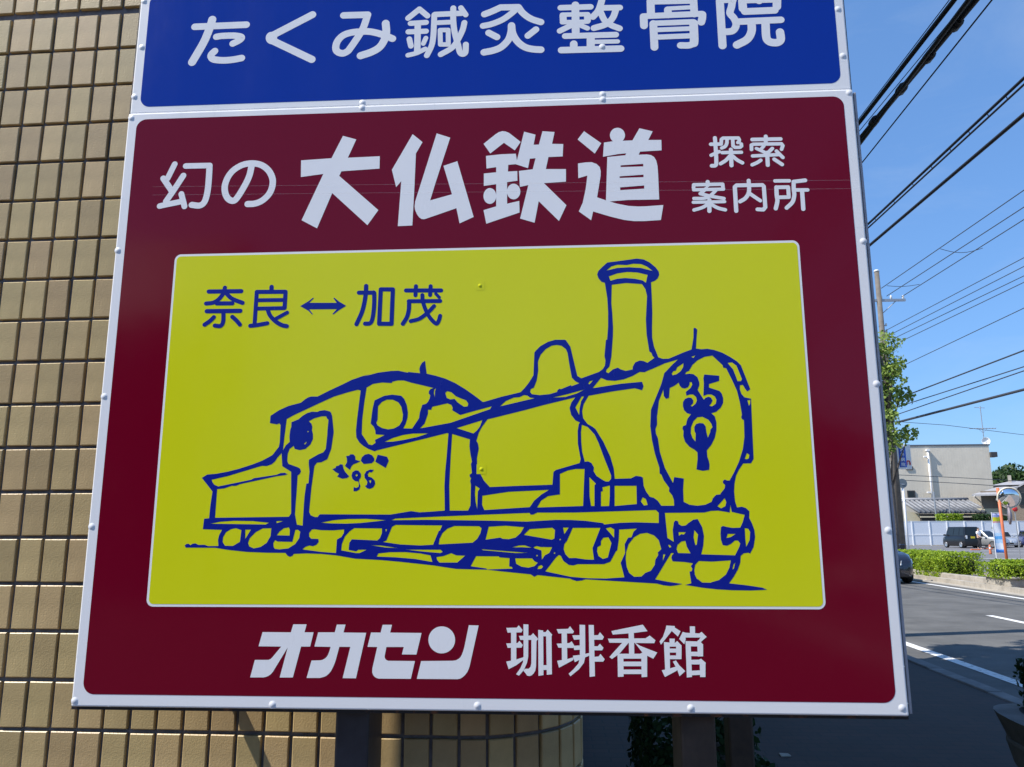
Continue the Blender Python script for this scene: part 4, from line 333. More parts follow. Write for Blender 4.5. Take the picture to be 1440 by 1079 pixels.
PRINT_SEAMS = [[(-1008.3,850.4),(715.4,817.2)],[(-1006.4,828.4),(713.7,795.7)]]

def brick_mat(name, c1, c2, mortar, w, h, gap, stack=True, rough=0.6, bump=0.4, plane='xy', squash=0.0):
    mt = bpy.data.materials.new(name); mt.use_nodes = True
    N, K = mt.node_tree.nodes, mt.node_tree.links
    p = N['Principled BSDF']; p.inputs['Roughness'].default_value = rough
    t = N.new('ShaderNodeTexCoord'); b = N.new('ShaderNodeTexBrick')
    b.offset = 0.0 if stack else 0.5
    b.inputs['Color1'].default_value = (*c1, 1); b.inputs['Color2'].default_value = (*c2, 1); b.inputs['Mortar'].default_value = (*mortar, 1)
    b.inputs['Scale'].default_value = 1.0; b.inputs['Brick Width'].default_value = w; b.inputs['Row Height'].default_value = h
    b.inputs['Mortar Size'].default_value = gap; b.inputs['Mortar Smooth'].default_value = 0.1
    if plane == 'wall':
        sx = N.new('ShaderNodeSeparateXYZ'); cb = N.new('ShaderNodeCombineXYZ'); ad = N.new('ShaderNodeMath')
        K.new(t.outputs['Object'], sx.inputs[0]); K.new(sx.outputs[0], ad.inputs[0]); K.new(sx.outputs[1], ad.inputs[1])
        K.new(ad.outputs[0], cb.inputs[0]); K.new(sx.outputs[2], cb.inputs[1]); K.new(cb.outputs[0], b.inputs['Vector'])
    else:
        K.new(t.outputs['Object'], b.inputs['Vector'])
    nz_ = N.new('ShaderNodeTexNoise'); nz_.inputs['Scale'].default_value = 2.5; nz_.inputs['Detail'].default_value = 8; K.new(t.outputs['Object'], nz_.inputs['Vector'])
    mr = N.new('ShaderNodeMapRange'); mr.inputs['To Min'].default_value = 0.6; mr.inputs['To Max'].default_value = 1.4; K.new(nz_.outputs['Fac'], mr.inputs['Value'])
    hs = N.new('ShaderNodeHueSaturation'); K.new(b.outputs['Color'], hs.inputs['Color']); K.new(mr.outputs['Result'], hs.inputs['Value']); K.new(hs.outputs['Color'], p.inputs['Base Color'])
    bp = N.new('ShaderNodeBump'); bp.inputs['Strength'].default_value = bump; bp.inputs['Distance'].default_value = 0.006; bp.invert = True
    K.new(b.outputs['Fac'], bp.inputs['Height']); K.new(bp.outputs['Normal'], p.inputs['Normal'])
    return mt

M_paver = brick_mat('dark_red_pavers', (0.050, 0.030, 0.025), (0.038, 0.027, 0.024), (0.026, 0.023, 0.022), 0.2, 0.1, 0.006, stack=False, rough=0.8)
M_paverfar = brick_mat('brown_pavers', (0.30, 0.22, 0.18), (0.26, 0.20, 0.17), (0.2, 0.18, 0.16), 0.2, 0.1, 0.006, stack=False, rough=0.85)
M_walltile = brick_mat('beige_tile_cladding', (0.47, 0.385, 0.235), (0.42, 0.35, 0.22), (0.085, 0.08, 0.085), 0.07, 0.12, 0.009, plane='wall', rough=0.5)

# ------------------------------------------------------------------ the setting
TH = math.radians(2.0)
def rd(lat, along, z=0.0):               # road coordinates: across, along
    return Vector((lat * math.cos(TH) + along * math.sin(TH), along * math.cos(TH) - lat * math.sin(TH), z))
def strip(l0, l1, a0, a1, z):
    return [rd(l0, a0, z), rd(l1, a0, z), rd(l1, a1, z), rd(l0, a1, z)]
def sheet(name, l0, l1, a0, a1, z, mt, parent=None, kind='structure', zb=None):
    mb = MB()
    if zb is None: mb.add(strip(l0, l1, a0, a1, z), [(0, 1, 2, 3)])
    else: mb.hull(strip(l0, l1, a0, a1, zb), strip(l0, l1, a0, a1, z))
    o = mb.build(name, mt, parent)
    if parent is None: tag(o, kind=kind)
    return o

g = MB().add([(-900, -900, -0.02), (900, -900, -0.02), (900, 1500, -0.02), (-900, 1500, -0.02)], [(0, 1, 2, 3)]).build('ground', M_ground); tag(g, kind='structure')
road = sheet('road', 3.80, 10.35, -60, 160, 0.0, M_asphalt)
for l, wd in ((4.25, 0.14), (9.65, 0.14)):
    sheet('edge_line', l - wd / 2, l + wd / 2, -60, 160, 0.004, M_line, road)
for k in range(-5, 14):
    a1 = 15.3 + 10 * k
    sheet('centre_dash', 7.08, 7.22, a1 - 5, a1, 0.004, M_line, road)
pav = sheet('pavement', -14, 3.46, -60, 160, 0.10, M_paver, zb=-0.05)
tag(sheet('gutter', 3.62, 3.84, -60, 160, 0.006, M_darkconc, zb=-0.05), kind='structure')
kerb = MB()
kerb.hull(strip(3.46, 3.62, -60, 4, -0.05), strip(3.46, 3.62, -60, 4, 0.115)).hull(strip(3.46, 3.62, 22, 160, -0.05), strip(3.46, 3.62, 22, 160, 0.115))
kerb = tag(kerb.build('kerb', M_darkconc), kind='structure')
for k in range(30):
    a = 4 + 0.6 * k
    st = MB(); j = R.uniform(-.004, .004)
    st.hull(strip(3.462 + j, 3.618 + j, a + .004, a + .596, -0.05), strip(3.462 + j, 3.606 + j, a + .004, a + .596, 0.115 + R.uniform(-.003, .003)))
    st.build('kerb_stone', M_darkconc, kerb, bevel=0.012)
farkerb = tag(sheet('far_kerb', 10.35, 10.55, -60, 160, 0.12, M_conc, zb=-0.05), kind='structure')
tag(sheet('far_gutter', 10.05, 10.35, -60, 160, 0.008, M_conc, zb=-0.05), kind='structure')
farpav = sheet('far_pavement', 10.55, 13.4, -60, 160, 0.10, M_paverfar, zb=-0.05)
lot = sheet('car_park', 13.4, 70, 12, 84, 0.02, M_lot, zb=-0.05)
for k in range(4):
    sheet('bay_line', 18.5 + 0.0, 60, 36 + 9 * k, 36.25 + 9 * k, 0.026, M_line, lot)

# ------------------------------------------------------------------ the tiled building
WA = -0.02264
WE = Vector((math.cos(WA), math.sin(WA), 0)); WN = Vector((math.sin(WA), -math.cos(WA), 0))
PW, PH, S0, Z0 = 0.070, 0.11987, -1.6505, 1.5 + 1.5447
SC, RC = S0 + 20 * PW, 0.30              # where the rounded corner begins, its radius
CC = Vector((0, 2.01, 0)) + WE * SC - WN * RC
DEPTH, HB = 5.2, 10.0
def wall_frame(u):                        # u runs along the skin: front, corner, right side
    if u <= SC: return Vector((0, 2.01, 0)) + WE * u, WN, WE
    a = (u - SC) / RC
    if a <= math.pi / 2:
        n = WN * math.cos(a) + WE * math.sin(a); return CC + n * RC, n, (WE * math.cos(a) - WN * math.sin(a))
    return CC + WE * RC - WN * (u - SC - RC * math.pi / 2), WE, -WN
bld = thing('tiled_building', 'beige tiled building with dark mortar joints and rounded corner behind the signboard', 'building', (-3, 4.6, 0))
def footprint(off):
    us = [-8.0] + [SC + RC * math.pi / 2 * k / 12 for k in range(13)] + [SC + RC * math.pi / 2 + DEPTH]
    pts = []
    for u in us:
        p, n, e = wall_frame(u); pts.append(p + n * off)
    p, n, e = wall_frame(-8.0); pts.append(p - n * (DEPTH + RC))
    return pts
fp = footprint(-0.010)
o = MB().hull([p + Vector((0, 0, 0.0)) for p in fp], [p + Vector((0, 0, 3.42)) for p in fp]).build('wall_base', M_mortar); keep_world(o, bld)
fp = footprint(0.0)
o = MB().hull([p + Vector((0, 0, 3.424)) for p in fp], [p + Vector((0, 0, HB)) for p in fp]).build('upper_wall', M_walltile); keep_world(o, bld)
fp = footprint(0.06)
o = MB().hull([p + Vector((0, 0, HB + 0.002)) for p in fp], [p + Vector((0, 0, HB + 0.18)) for p in fp]).build('parapet_cap', M_conc); keep_world(o, bld)

def tile_shape(w, h, d=0.010, c=0.0022):
    a, b = w / 2, h / 2
    v = [(-a + c, 0, -b + c), (a - c, 0, -b + c), (a - c, 0, b - c), (-a + c, 0, b - c)]
    v += [(-a, c, -b), (a, c, -b), (a, c, b), (-a, c, b)] + [(-a, d, -b), (a, d, -b), (a, d, b), (-a, d, b)]
    f = [(0, 1, 2, 3)]
    for k in range(4):
        j = (k + 1) % 4
        f += [(4 + k, 4 + j, j, k), (8 + k, 8 + j, 4 + j, 4 + k)]
    return v, f
tv, tf = tile_shape(0.0612, 0.1105)
tile_me = bpy.data.meshes.new('tile'); tile_me.from_pydata(tv, [], tf); tile_me.materials.append(M_tile)
rest = MB()
def in_view(p):
    d = p - Vector((0, 0, EYE)); z = d.dot(FWD)
    return CX + F_PX * d.dot(RIGHT) / z, CY - F_PX * d.dot(UP) / z
ntile = 0
for c in range(-92, 100):
    u = S0 + (c + 0.5) * PW
    if u > SC + RC * math.pi / 2 + DEPTH - 0.03: break
    p, n, e = wall_frame(u)
    for r in range(-4, 26):
        z = Z0 - (r + 0.5) * PH + (0.013 if r < 0 else 0)
        if z < 0.12 or z > 3.36: continue
        q = p + Vector((0, 0, z))
        tilt = Matrix.Rotation(R.gauss(0, 0.0035), 3, 'X') @ Matrix.Rotation(R.gauss(0, 0.004), 3, 'Y') @ Matrix.Rotation(R.gauss(0, 0.005), 3, 'Z')
        rot = Matrix((e, -n, Vector((0, 0, 1)))).transposed() @ tilt
        q = q + e * R.gauss(0, 0.0005) + n * R.gauss(0, 0.0005) + Vector((0, 0, R.gauss(0, 0.0004)))
        px, py = in_view(q)
        edge = 180.6 - (py - 160.6) * 0.0970
        vis = (-40 < px < 830 and -70 < py < 1140) and (px < edge + 25 or py > 975) and u < SC + RC * math.pi / 2 and ntile < 300
        if vis:
            t = bpy.data.objects.new('tile', tile_me); COL.objects.link(t)
            t.matrix_basis = Matrix.Translation(q) @ rot.to_4x4()
            keep_world(t, bld); ntile += 1
        else:
            rest.add([q + rot @ Vector(v) for v in tv], tf)
o = rest.build('tile_cladding', M_tile); keep_world(o, bld); tag(o, kind='stuff')

# ------------------------------------------------------------------ the signboard
SY = 1.78
sign = thing('signboard', 'tall signboard with blue panel above maroon panel showing a yellow locomotive drawing', 'sign', (-0.18, 1.86, 0.10))
def sp(x, z, d=0.0):                      # sign plane, mm -> place, d mm proud of the face
    return Vector((x / 1000.0, SY + (0.0035 if z > 1055 else 0.0) - d / 1000.0, EYE + z / 1000.0))

def panel(name, x0, x1, z0, z1):
    mb = MB(); y0 = sp(0, z1).y; mb.box(x0 / 1000, x1 / 1000, y0, SY + 0.012, EYE + z0 / 1000, EYE + z1 / 1000)
    o = mb.build(name, M_white, bevel=0.004, seg=4); return keep_world(o, sign)
def round_rect(x0, x1, z0, z1, r, n=10):
    pts = []
    for cx, cz, a0 in ((x1 - r, z0 + r, -90), (x1 - r, z1 - r, 0), (x0 + r, z1 - r, 90), (x0 + r, z0 + r, 180)):
        for k in range(n + 1):
            a = math.radians(a0 + 90 * k / n); pts.append((cx + r * math.cos(a), cz + r * math.sin(a)))
    return pts
def field(name, pts, d, mt, parent):
    mb = MB(); n = len(pts)
    mb.hull([sp(x, z, 0.02) for x, z in pts], [sp(x, z, d) for x, z in pts])
    return mb.build(name, mt, parent)
UP_TOP = 1420.0
upper = panel('upper_panel', -1089, 724, 1055.2, UP_TOP)
lower = panel('lower_panel', -1090.5, 725, -381.9, 1055.0)
field('blue_field', round_rect(-1064, 700, 1074, UP_TOP - 22, 26), 0.30, M_blue, upper)
field('maroon_field', round_rect(-1066, 700.5, -355, 1037, 26), 0.30, M_maroon, lower)
field('white_border', round_rect(-936.2, 570.2, -166.1, 671, 16), 0.52, M_white, lower)
field('yellow_field', round_rect(-931, 565, -160.5, 665.5, 11), 0.74, M_yellow, lower)

def catmull(pts, sub=7):
    P_ = [Vector(p) for p in pts]; P_ = [P_[0] * 2 - P_[1]] + P_ + [P_[-1] * 2 - P_[-2]]
    out = []
    for i in range(1, len(P_) - 2):
        a, b, c, d = P_[i - 1:i + 3]
        for k in range(sub):
            t = k / sub
            out.append(0.5 * ((2 * b) + (c - a) * t + (2 * a - 5 * b + 4 * c - d) * t * t + (3 * b - a - 3 * c + d) * t ** 3))
    out.append(P_[-2]); return out
def ribbon(mb, pts, w, d):
    h = w / 2; L, Rr = [], []
    n = len(pts)
    for i, p in enumerate(pts):
        t = (pts[min(i + 1, n - 1)] - pts[max(i - 1, 0)]); t = t / max(t.length, 1e-6); nn = Vector((-t.y, t.x))
        L.append(p + nn * h); Rr.append(p - nn * h)
    ring = list(L)
    def cap(c, a0):
        return [c + Vector((math.cos(a0 - math.pi * k / 9), math.sin(a0 - math.pi * k / 9))) * h for k in range(1, 9)]
    up = lambda i: d + 0.030 * i / n          # the tape lies over itself where a stroke crosses itself
    vs = [sp(p.x, p.y, up(i)) for i, p in enumerate(L)] + [sp(p.x, p.y, up(i)) for i, p in enumerate(Rr)]
    fs = [(i, n + i, n + i + 1, i + 1) for i in range(n - 1)]
    t1 = (pts[-1] - pts[-2]); a1 = math.atan2(t1.y, t1.x) + math.pi / 2
    c1 = cap(pts[-1], a1); k1 = len(vs); vs += [sp(p.x, p.y, up(n - 1)) for p in c1]
    fs.append(tuple([n - 1, 2 * n - 1] + [k1 + k for k in range(len(c1) - 1, -1, -1)]))
    t0 = (pts[0] - pts[1]); a0 = math.atan2(t0.y, t0.x) + math.pi / 2
    c0 = cap(pts[0], a0); k0 = len(vs); vs += [sp(p.x, p.y, d) for p in c0]
    fs.append(tuple([n, 0] + [k0 + k for k in range(len(c0) - 1, -1, -1)]))
    mb.add(vs, fs)

def fill(outer, holes):                   # outline with openings -> triangles (curve fill)
    cu = bpy.data.curves.new('outline', 'CURVE'); cu.dimensions = '2D'; cu.fill_mode = 'FRONT'
    for ring in [outer] + list(holes):
        s = cu.splines.new('POLY'); s.points.add(len(ring) - 1)
        for p, (x, z) in zip(s.points, ring): p.co = (x / 1000, z / 1000, 0, 1)
        s.use_cyclic_u = True
    ob = bpy.data.objects.new('outline', cu)
    COL.objects.link(ob); bpy.context.view_layer.update()
    me = bpy.data.meshes.new_from_object(ob.evaluated_get(bpy.context.evaluated_depsgraph_get()))
    vs = [(v.co.x * 1000, v.co.y * 1000) for v in me.vertices]; fs = [tuple(p.vertices) for p in me.polygons]
    bpy.data.objects.remove(ob); bpy.data.curves.remove(cu); bpy.data.meshes.remove(me)
    return vs, fs

def glyph(items, d0, mt, parent, name='letter'):
    mb = MB(); d = d0
    for it in items:
        if it[0] == 'P':
            vs, fs = fill(it[1], it[2]); mb.add([sp(x, z, d) for x, z in vs], fs); d += 0.012
        elif it[0] == 'C':
            ribbon(mb, catmull([p for p in it[2]]), it[1], d); d += 0.036
        else:
            for a, b in zip(it[2][:-1], it[2][1:]):
                ribbon(mb, [Vector(a), Vector(b)], it[1], d); d += 0.012
    me = mb.mesh(name)
    bm = bmesh.new(); bm.from_mesh(me)
    for f in bm.faces:
        if f.normal.y > 0: f.normal_flip()
    bm.to_mesh(me); bm.free()
    return link(name, me, mt, parent)

for it in PRINT_BLUE: glyph(it, 0.50, M_letter, upper)
for it in PRINT_MAROON: glyph(it, 0.50, M_letter, lower)
for it in PRINT_YELLOW: glyph(it, 0.95, M_ink, lower)
glyph(PRINT_LOCO, 0.95, M_ink, lower, 'locomotive_drawing')
for it in PRINT_LOCO_MARKS: glyph(it, 0.97, M_ink, lower, 'painted_mark')
for (a, b) in PRINT_SEAMS:
    mb = MB(); mb.add([sp(a[0], a[1], 1.6), sp(b[0], b[1], 1.6), sp(b[0], b[1] + 0.9, 1.6), sp(a[0], a[1] + 0.9, 1.6)], [(0, 1, 2, 3)])
    mb.build('film_seam', M_seam, lower)
SEAMS = [((-1090, -275), (-1067, -275)), ((701, -280), (725, -282)), ((705, -356), (725, -356)), ((618, -357), (618, -381)), ((-1004, -356), (-1004, -381)), ((700, 1132), (723, 1132)), ((-1088, 820), (-1068, 820)), ((702, 700), (724, 700)), ((-420, -356), (-420, -381)), ((300, 1038), (300, 1054)), ((-300, 1038), (-300, 1054)), ((560, 1057), (560, 1073)), ((-936, 610), (-932, 610)), ((566, 600), (570, 600)), ((480, -166), (480, -161))]
for (ax, az), (bx2, bz2) in SEAMS:
    wx, wz = (0.5, 0) if ax == bx2 else (0, 0.5)
    dd = 0.56 if -940 < ax < 575 and -170 < az < 680 else 0.06
    par = upper if az > 1056 else lower
    MB().add([sp(ax - wx, az - wz, dd), sp(bx2 + wx * (ax == bx2) - 0, bz2 - wz, dd), sp(bx2 + wx, bz2 + wz, dd), sp(ax - wx, az + wz, dd)] if ax != bx2 else [sp(ax - wx, az, dd), sp(ax + wx, az, dd), sp(ax + wx, bz2, dd), sp(ax - wx, bz2, dd)], [(0, 1, 2, 3)]).build('film_seam', M_shine, par)
prof = [(8.6, 0), (7.4, 0.22), (5.8, 0.8), (3.9, 1.4), (2.0, 1.75), (0.05, 1.85)]
dome = MB()
for r, h in prof:
    for k in range(14):
        a = 2 * math.pi * k / 14; dome.v.append((r * math.cos(a) / 1000, -h / 1000, r * math.sin(a) / 1000))
for i in range(len(prof) - 1):
    for k in range(14):
        dome.f.append((i * 14 + k, i * 14 + (k + 1) % 14, (i + 1) * 14 + (k + 1) % 14, (i + 1) * 14 + k))
dome.f.append(tuple(5 * 14 + k for k in range(14)))
dome_me = dome.mesh('rivet'); dome_me.shade_smooth(); dome_me.materials.append(M_white)
domey = dome_me.copy(); domey.materials.clear(); domey.materials.append(M_yellow)
def rivet(x, z, parent, me=dome_me, d=0.25):
    o = bpy.data.objects.new('rivet', me); COL.objects.link(o); o.location = sp(x, z, d); o.parent = parent; return o
for x, z in PRINT_RIVETS['upper']: rivet(x, z, upper, d=0.6 if -1000 < x < 680 and z > 1090 else 0.1)
for x, z in PRINT_RIVETS['lower']: rivet(x, z, lower, d=0.0)
for x, z in PRINT_RIVETS['yellow']:
    pt = [(x - 11, z - 11), (x + 11, z - 11), (x + 11, z + 11), (x - 11, z + 11)]
    mb = MB().hull([sp(a, b, 0.5) for a, b in pt], [sp(a, b, 1.02) for a, b in pt]).build('film_patch', M_yellow, lower)
    rv = rivet(x, z, lower, domey, 1.0); rv.scale = (0.6, 0.7, 0.6)
# steel behind the panels
bf = MB()
for x0, x1, z0, z1 in ((-1096, 728, -390, -345), (-1094, 728, 1030, 1080), (-1094, 728, UP_TOP - 45, UP_TOP - 2), (-1096, -1050, -346, UP_TOP - 44), (690, 728, -346, UP_TOP - 44)):
    bf.box(x0 / 1000, x1 / 1000, SY + 0.0125, SY + 0.034, EYE + z0 / 1000, EYE + z1 / 1000)
keep_world(bf.build('back_frame', M_rust), sign)
keep_world(MB().box(0.7285, 0.7345, SY + 0.006, SY + 0.030, EYE - 0.378, EYE + 1.05).build('edge_trim', M_trim, bevel=0.0015), sign)
keep_world(MB().box(-1.0885, 0.7235, SY + 0.0121, SY + 0.0125, EYE - 0.37, EYE + UP_TOP / 1000 - 0.01).build('back_sheet', M_rust), sign)
for x0 in (-0.502, 0.2557):
    pm = MB().box(x0, x0 + 0.075, SY + 0.036, SY + 0.18, 0.08, EYE + UP_TOP / 1000 - 0.03)
    keep_world(pm.build('post', M_post if x0 < 0 else M_brown, bevel=0.006), sign)
sx_ = at(337, 1005, 2.03).x
bz = 1.15; bx = sx_ - 0.5 * (bz - (EYE - 0.393 * 2.03 / 1.78)) 
# a diagonal brace from the frame back to the wall
ga = Vector((bx, 2.035, bz)); gb = Vector((bx - 0.20, SY + 0.03, bz + 0.02)); wv = Vector((0.016, 0.012, 0.0)); uv = Vector((0, 0, 0.022))
keep_world(MB().hull([ga - wv - uv, ga + wv - uv, ga + wv + uv, ga - wv + uv], [gb - wv - uv, gb + wv - uv, gb + wv + uv, gb - wv + uv]).build('wall_bracket', M_post), sign)
# added unseen house beyond the tiled building, blocks sky light from the shade
nb = thing('occluder_house', 'added grey plastered house hidden behind the signboard to block sky light', 'house', (-4.2, 17, 0.1))
MB().box(-3.8, 3.2, -6, 7, -.1, 6.4).build('wall', M_conc, nb)
MB().hull([Vector((-4.4, -6.6, 6.38)), Vector((3.8, -6.6, 6.38)), Vector((3.8, 7.6, 6.38)), Vector((-4.4, 7.6, 6.38))], [Vector((-.4, -6.4, 8.6)), Vector((-.3, -6.4, 8.6)), Vector((-.3, 7.4, 8.6)), Vector((-.4, 7.4, 8.6))]).build('roof', M_kawara, nb)
for y_ in (-4, -1, 2, 5):
    for z_ in (1.0, 4.0):
        w = MB().box(3.201, 3.26, y_ - .8, y_ + .8, z_, z_ + 1.4).build('window', M_frame, nb); MB().box(3.261, 3.27, y_ - .7, y_ + .7, z_ + .1, z_ + 1.3).build('pane', M_glass, w)

# ------------------------------------------------------------------ foliage
def leaf_mesh(name, pts, smin, smax, normals=None, fan=False):
    n = len(pts); pts = np.asarray(pts, float)
    a = RN.normal(size=(n, 3)); 
    if normals is not None: a = a * 0.75 + np.asarray(normals)
    a /= np.linalg.norm(a, axis=1)[:, None]
    b = np.cross(a, RN.normal(size=(n, 3))); b /= np.linalg.norm(b, axis=1)[:, None]
    c = np.cross(a, b)
    s = RN.uniform(smin, smax, n)[:, None]
    if fan: q = [(-0.08, 0), (-0.55, 0.75), (0, 0.95), (0.55, 0.75), (0.08, 0)]
    else: q = [(0, -0.6), (0.36, -0.1), (0.26, 0.4), (0, 0.62), (-0.26, 0.4), (-0.36, -0.1)]
    k = len(q)
    V = np.stack([pts + b * s * x + c * s * y + a * s * (0.18 * abs(x)) for x, y in q], 1).reshape(-1, 3)
    me = bpy.data.meshes.new(name)
    me.vertices.add(n * k); me.vertices.foreach_set('co', V.astype(np.float32).ravel())
    me.loops.add(n * k); me.loops.foreach_set('vertex_index', np.arange(n * k, dtype=np.int32))
    me.polygons.add(n); me.polygons.foreach_set('loop_start', np.arange(0, n * k, k, dtype=np.int32)); me.polygons.foreach_set('loop_total', np.full(n, k, dtype=np.int32))
    me.update(calc_edges=True); me.validate()
    return me

def blob(n, c, r, shell=0.55):            # points in an ellipsoid, denser outside
    d = RN.normal(size=(n, 3)); d /= np.linalg.norm(d, axis=1)[:, None]
    t = (shell + (1 - shell) * RN.random(n) ** 0.6)[:, None]
    return np.asarray(c) + d * t * np.asarray(r), d

def tree(name, label, base, height, crown_z, crown_r, clumps, leaves, lsize, mt, group=None, trunk_r=0.16, fan=False, seed=0, column=False):
    rr = random.Random(seed)
    t = thing(name, label, 'tree', base, 0, group)
    tr = MB(); lean = [Vector((rr.uniform(-.03, .03) * height * k / 6, rr.uniform(-.03, .03) * height * k / 6, height * 0.93 * k / 6)) for k in range(7)]
    tr.tube(lean, [trunk_r * (1.25 if k == 0 else 1 - 0.13 * k) for k in range(7)], 10)
    P_, N_ = [], []
    per = max(8, leaves // clumps)
    for k in range(clumps):
        zf = (k + 0.5) / clumps if column else rr.random()
        cz = crown_z + (height - crown_z) * zf
        ang = rr.uniform(0, 2 * math.pi)
        taper = 1.0 if column else max(0.25, math.sin(math.pi * (0.12 + 0.8 * zf)))
        if column: taper = 1.0 - 0.35 * zf
        rad = crown_r * taper * math.sqrt(rr.uniform(0.05, 1))
        c = (rad * math.cos(ang) * 0.8, rad * math.sin(ang) * 0.8, cz)
        s = crown_r * rr.uniform(0.28, 0.5)
        p, d = blob(per, c, (s, s, s * 0.75)); P_.append(p); N_.append(d)
        i = min(6, max(1, int(6 * cz / (height * 0.93)) - 1))
        tr.tube([lean[i], (lean[i] + Vector(c)) / 2 + Vector((0, 0, 0.1)), Vector(c)], [trunk_r * 0.35, trunk_r * 0.22, trunk_r * 0.08], 5)
    tr.build('trunk', M_bark, t, smooth=True)
    link('crown', leaf_mesh('crown', np.concatenate(P_), lsize * 0.7, lsize * 1.25, np.concatenate(N_), fan), mt, t)
    return t

def bush_mesh(name, boxes, n, lsize):     # boxes: (centre, half size, power) rounded volumes
    P_, N_ = [], []
    tot = sum(h[0] * h[1] + h[1] * h[2] + h[0] * h[2] for c, h in boxes)
    for c, h in boxes:
        k = int(n * (h[0] * h[1] + h[1] * h[2] + h[0] * h[2]) / tot)
        ar = np.array([h[1] * h[2], h[0] * h[2], h[0] * h[1]]); ax = RN.choice(3, k, p=ar / ar.sum())
        q = RN.uniform(-1, 1, (k, 3)); sg = np.where(RN.random(k) < 0.5, -1, 1)
        q[np.arange(k), ax] = sg * RN.uniform(0.86, 1.0, k)
        nr = np.zeros((k, 3)); nr[np.arange(k), ax] = sg
        rr_ = np.linalg.norm(np.clip(np.abs(q) - 0.72, 0, None) / 0.28, axis=1); q = q * np.where(rr_ > 1, 0.72 + 0.28 / np.maximum(rr_, 1), 1)[:, None] if False else q
        lump = 1 + 0.09 * np.sin(q[:, :1] * h[0] * 9) * np.cos(q[:, 1:2] * h[1] * 8 + 1) + 0.06 * RN.normal(size=(k, 1))
        ed = np.sort(np.abs(q), axis=1); sq = (1 - 0.10 * np.clip((ed[:, 1:2] - 0.75) / 0.25, 0, 1))
        P_.append(np.asarray(c) + q * sq * lump * np.asarray(h)); N_.append(nr + q * 0.3)
    return leaf_mesh(name, np.concatenate(P_), lsize * 0.7, lsize * 1.3, np.concatenate(N_))

def rot_road(pts_lat):                    # thing-local frame for road aligned things
    return pts_lat
RZ = -TH

# hedge between far pavement and car park
hg = thing('hedge', 'long clipped bright green hedge beside the road in front of the car park', 'hedge', rd(11.3, 27.0, 0.1), RZ)
link('foliage', bush_mesh('foliage', [((0, 0.85, 0.42), (0.62, 2.55, 0.30)), ((-0.35, -0.9, 0.26), (0.5, 0.75, 0.32)), ((-0.25, 1.6, 0.30), (0.5, 1.0, 0.32))], 26000, 0.047), M_leafh, hg)
MB().box(-0.45, 0.45, -1.45, 3.2, 0.08, 0.58).build('twig_core', M_core, hg, bevel=0.15)
wl_ = thing('planter_wall', 'low weathered concrete planter wall along the foot of the hedge', 'wall', rd(10.68, 26.3, 0.1), RZ)
for k in range(8):
    MB().box(-0.09, 0.09, -4.0 + k * 1.0 + .006, -3.0 + k * 1.0 - .006, -0.02, 0.15 + R.uniform(-.005, .005)).build('concrete_block', M_conc, wl_, bevel=0.015)
# round bush in its planter
bp_ = rd(10.88, 21.75, 0.1)
pl = thing('street_planter', 'pale concrete planter box on the far pavement under the rounded bush', 'planter', bp_, RZ)
pm = MB(); pm.box(-0.42, 0.48, -0.62, 0.62, 0.0, 0.20); pm.build('planter_body', M_conc, pl, bevel=0.03)
MB().box(-0.47, 0.53, -0.67, 0.67, 0.202, 0.26).build('planter_rim', M_conc, pl, bevel=0.02)
rb = thing('rounded_bush', 'low rounded bright green bush growing in the pale concrete planter', 'bush', bp_ + Vector((0, 0, 0.26)), RZ)
link('foliage', bush_mesh('foliage', [((0, 0, 0.14), (0.56, 0.72, 0.18)), ((0.05, 0, 0.26), (0.42, 0.52, 0.13))], 6500, 0.045), M_leafh, rb)
MB().lathe([(0.3, 0.0), (0.5, 0.1), (0.45, 0.2), (0.15, 0.26)], n=12).build('twig_core', M_core, rb, smooth=True)

# near planter in the shade, oval concrete trough
def oval(rx, ry, z, n=28): return [Vector((rx * math.copysign(abs(math.cos(2 * math.pi * k / n)) ** 0.4, math.cos(2 * math.pi * k / n)), ry * math.copysign(abs(math.sin(2 * math.pi * k / n)) ** 0.4, math.sin(2 * math.pi * k / n)), z)) for k in range(n)]
cp = rd(2.63, 4.0, 0.10)
np_ = thing('shaded_planter', 'dark weathered oval concrete planter with moulded bands on the shaded pavement', 'planter', cp, RZ)
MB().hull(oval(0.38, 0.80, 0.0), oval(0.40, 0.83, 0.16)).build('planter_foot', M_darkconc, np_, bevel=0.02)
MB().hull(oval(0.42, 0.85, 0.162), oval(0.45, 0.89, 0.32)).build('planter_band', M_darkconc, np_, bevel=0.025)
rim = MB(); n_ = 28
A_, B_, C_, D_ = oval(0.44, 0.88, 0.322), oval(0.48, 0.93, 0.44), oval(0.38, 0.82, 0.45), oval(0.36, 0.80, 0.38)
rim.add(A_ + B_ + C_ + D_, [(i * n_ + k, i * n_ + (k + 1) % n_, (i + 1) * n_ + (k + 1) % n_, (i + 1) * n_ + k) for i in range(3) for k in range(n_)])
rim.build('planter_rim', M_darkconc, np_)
MB().add(oval(0.365, 0.805, 0.39), [tuple(range(28))]).build('soil', M_soil, np_)
ns = thing('shaded_shrub', 'dark green shrub growing in the shaded oval planter', 'bush', cp + Vector((0, 0, 0.39)), RZ)
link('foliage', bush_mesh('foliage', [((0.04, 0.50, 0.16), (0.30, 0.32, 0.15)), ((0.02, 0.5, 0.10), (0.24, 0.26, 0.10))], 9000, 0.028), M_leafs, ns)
for k in range(6): MB().tube([(R.uniform(-.05, .05), 0.5 + R.uniform(-.05, .05), -0.02), (R.uniform(-.15, .15), 0.5 + R.uniform(-.2, .2), 0.18)], 0.010, 6).build('stem', M_bark, ns)

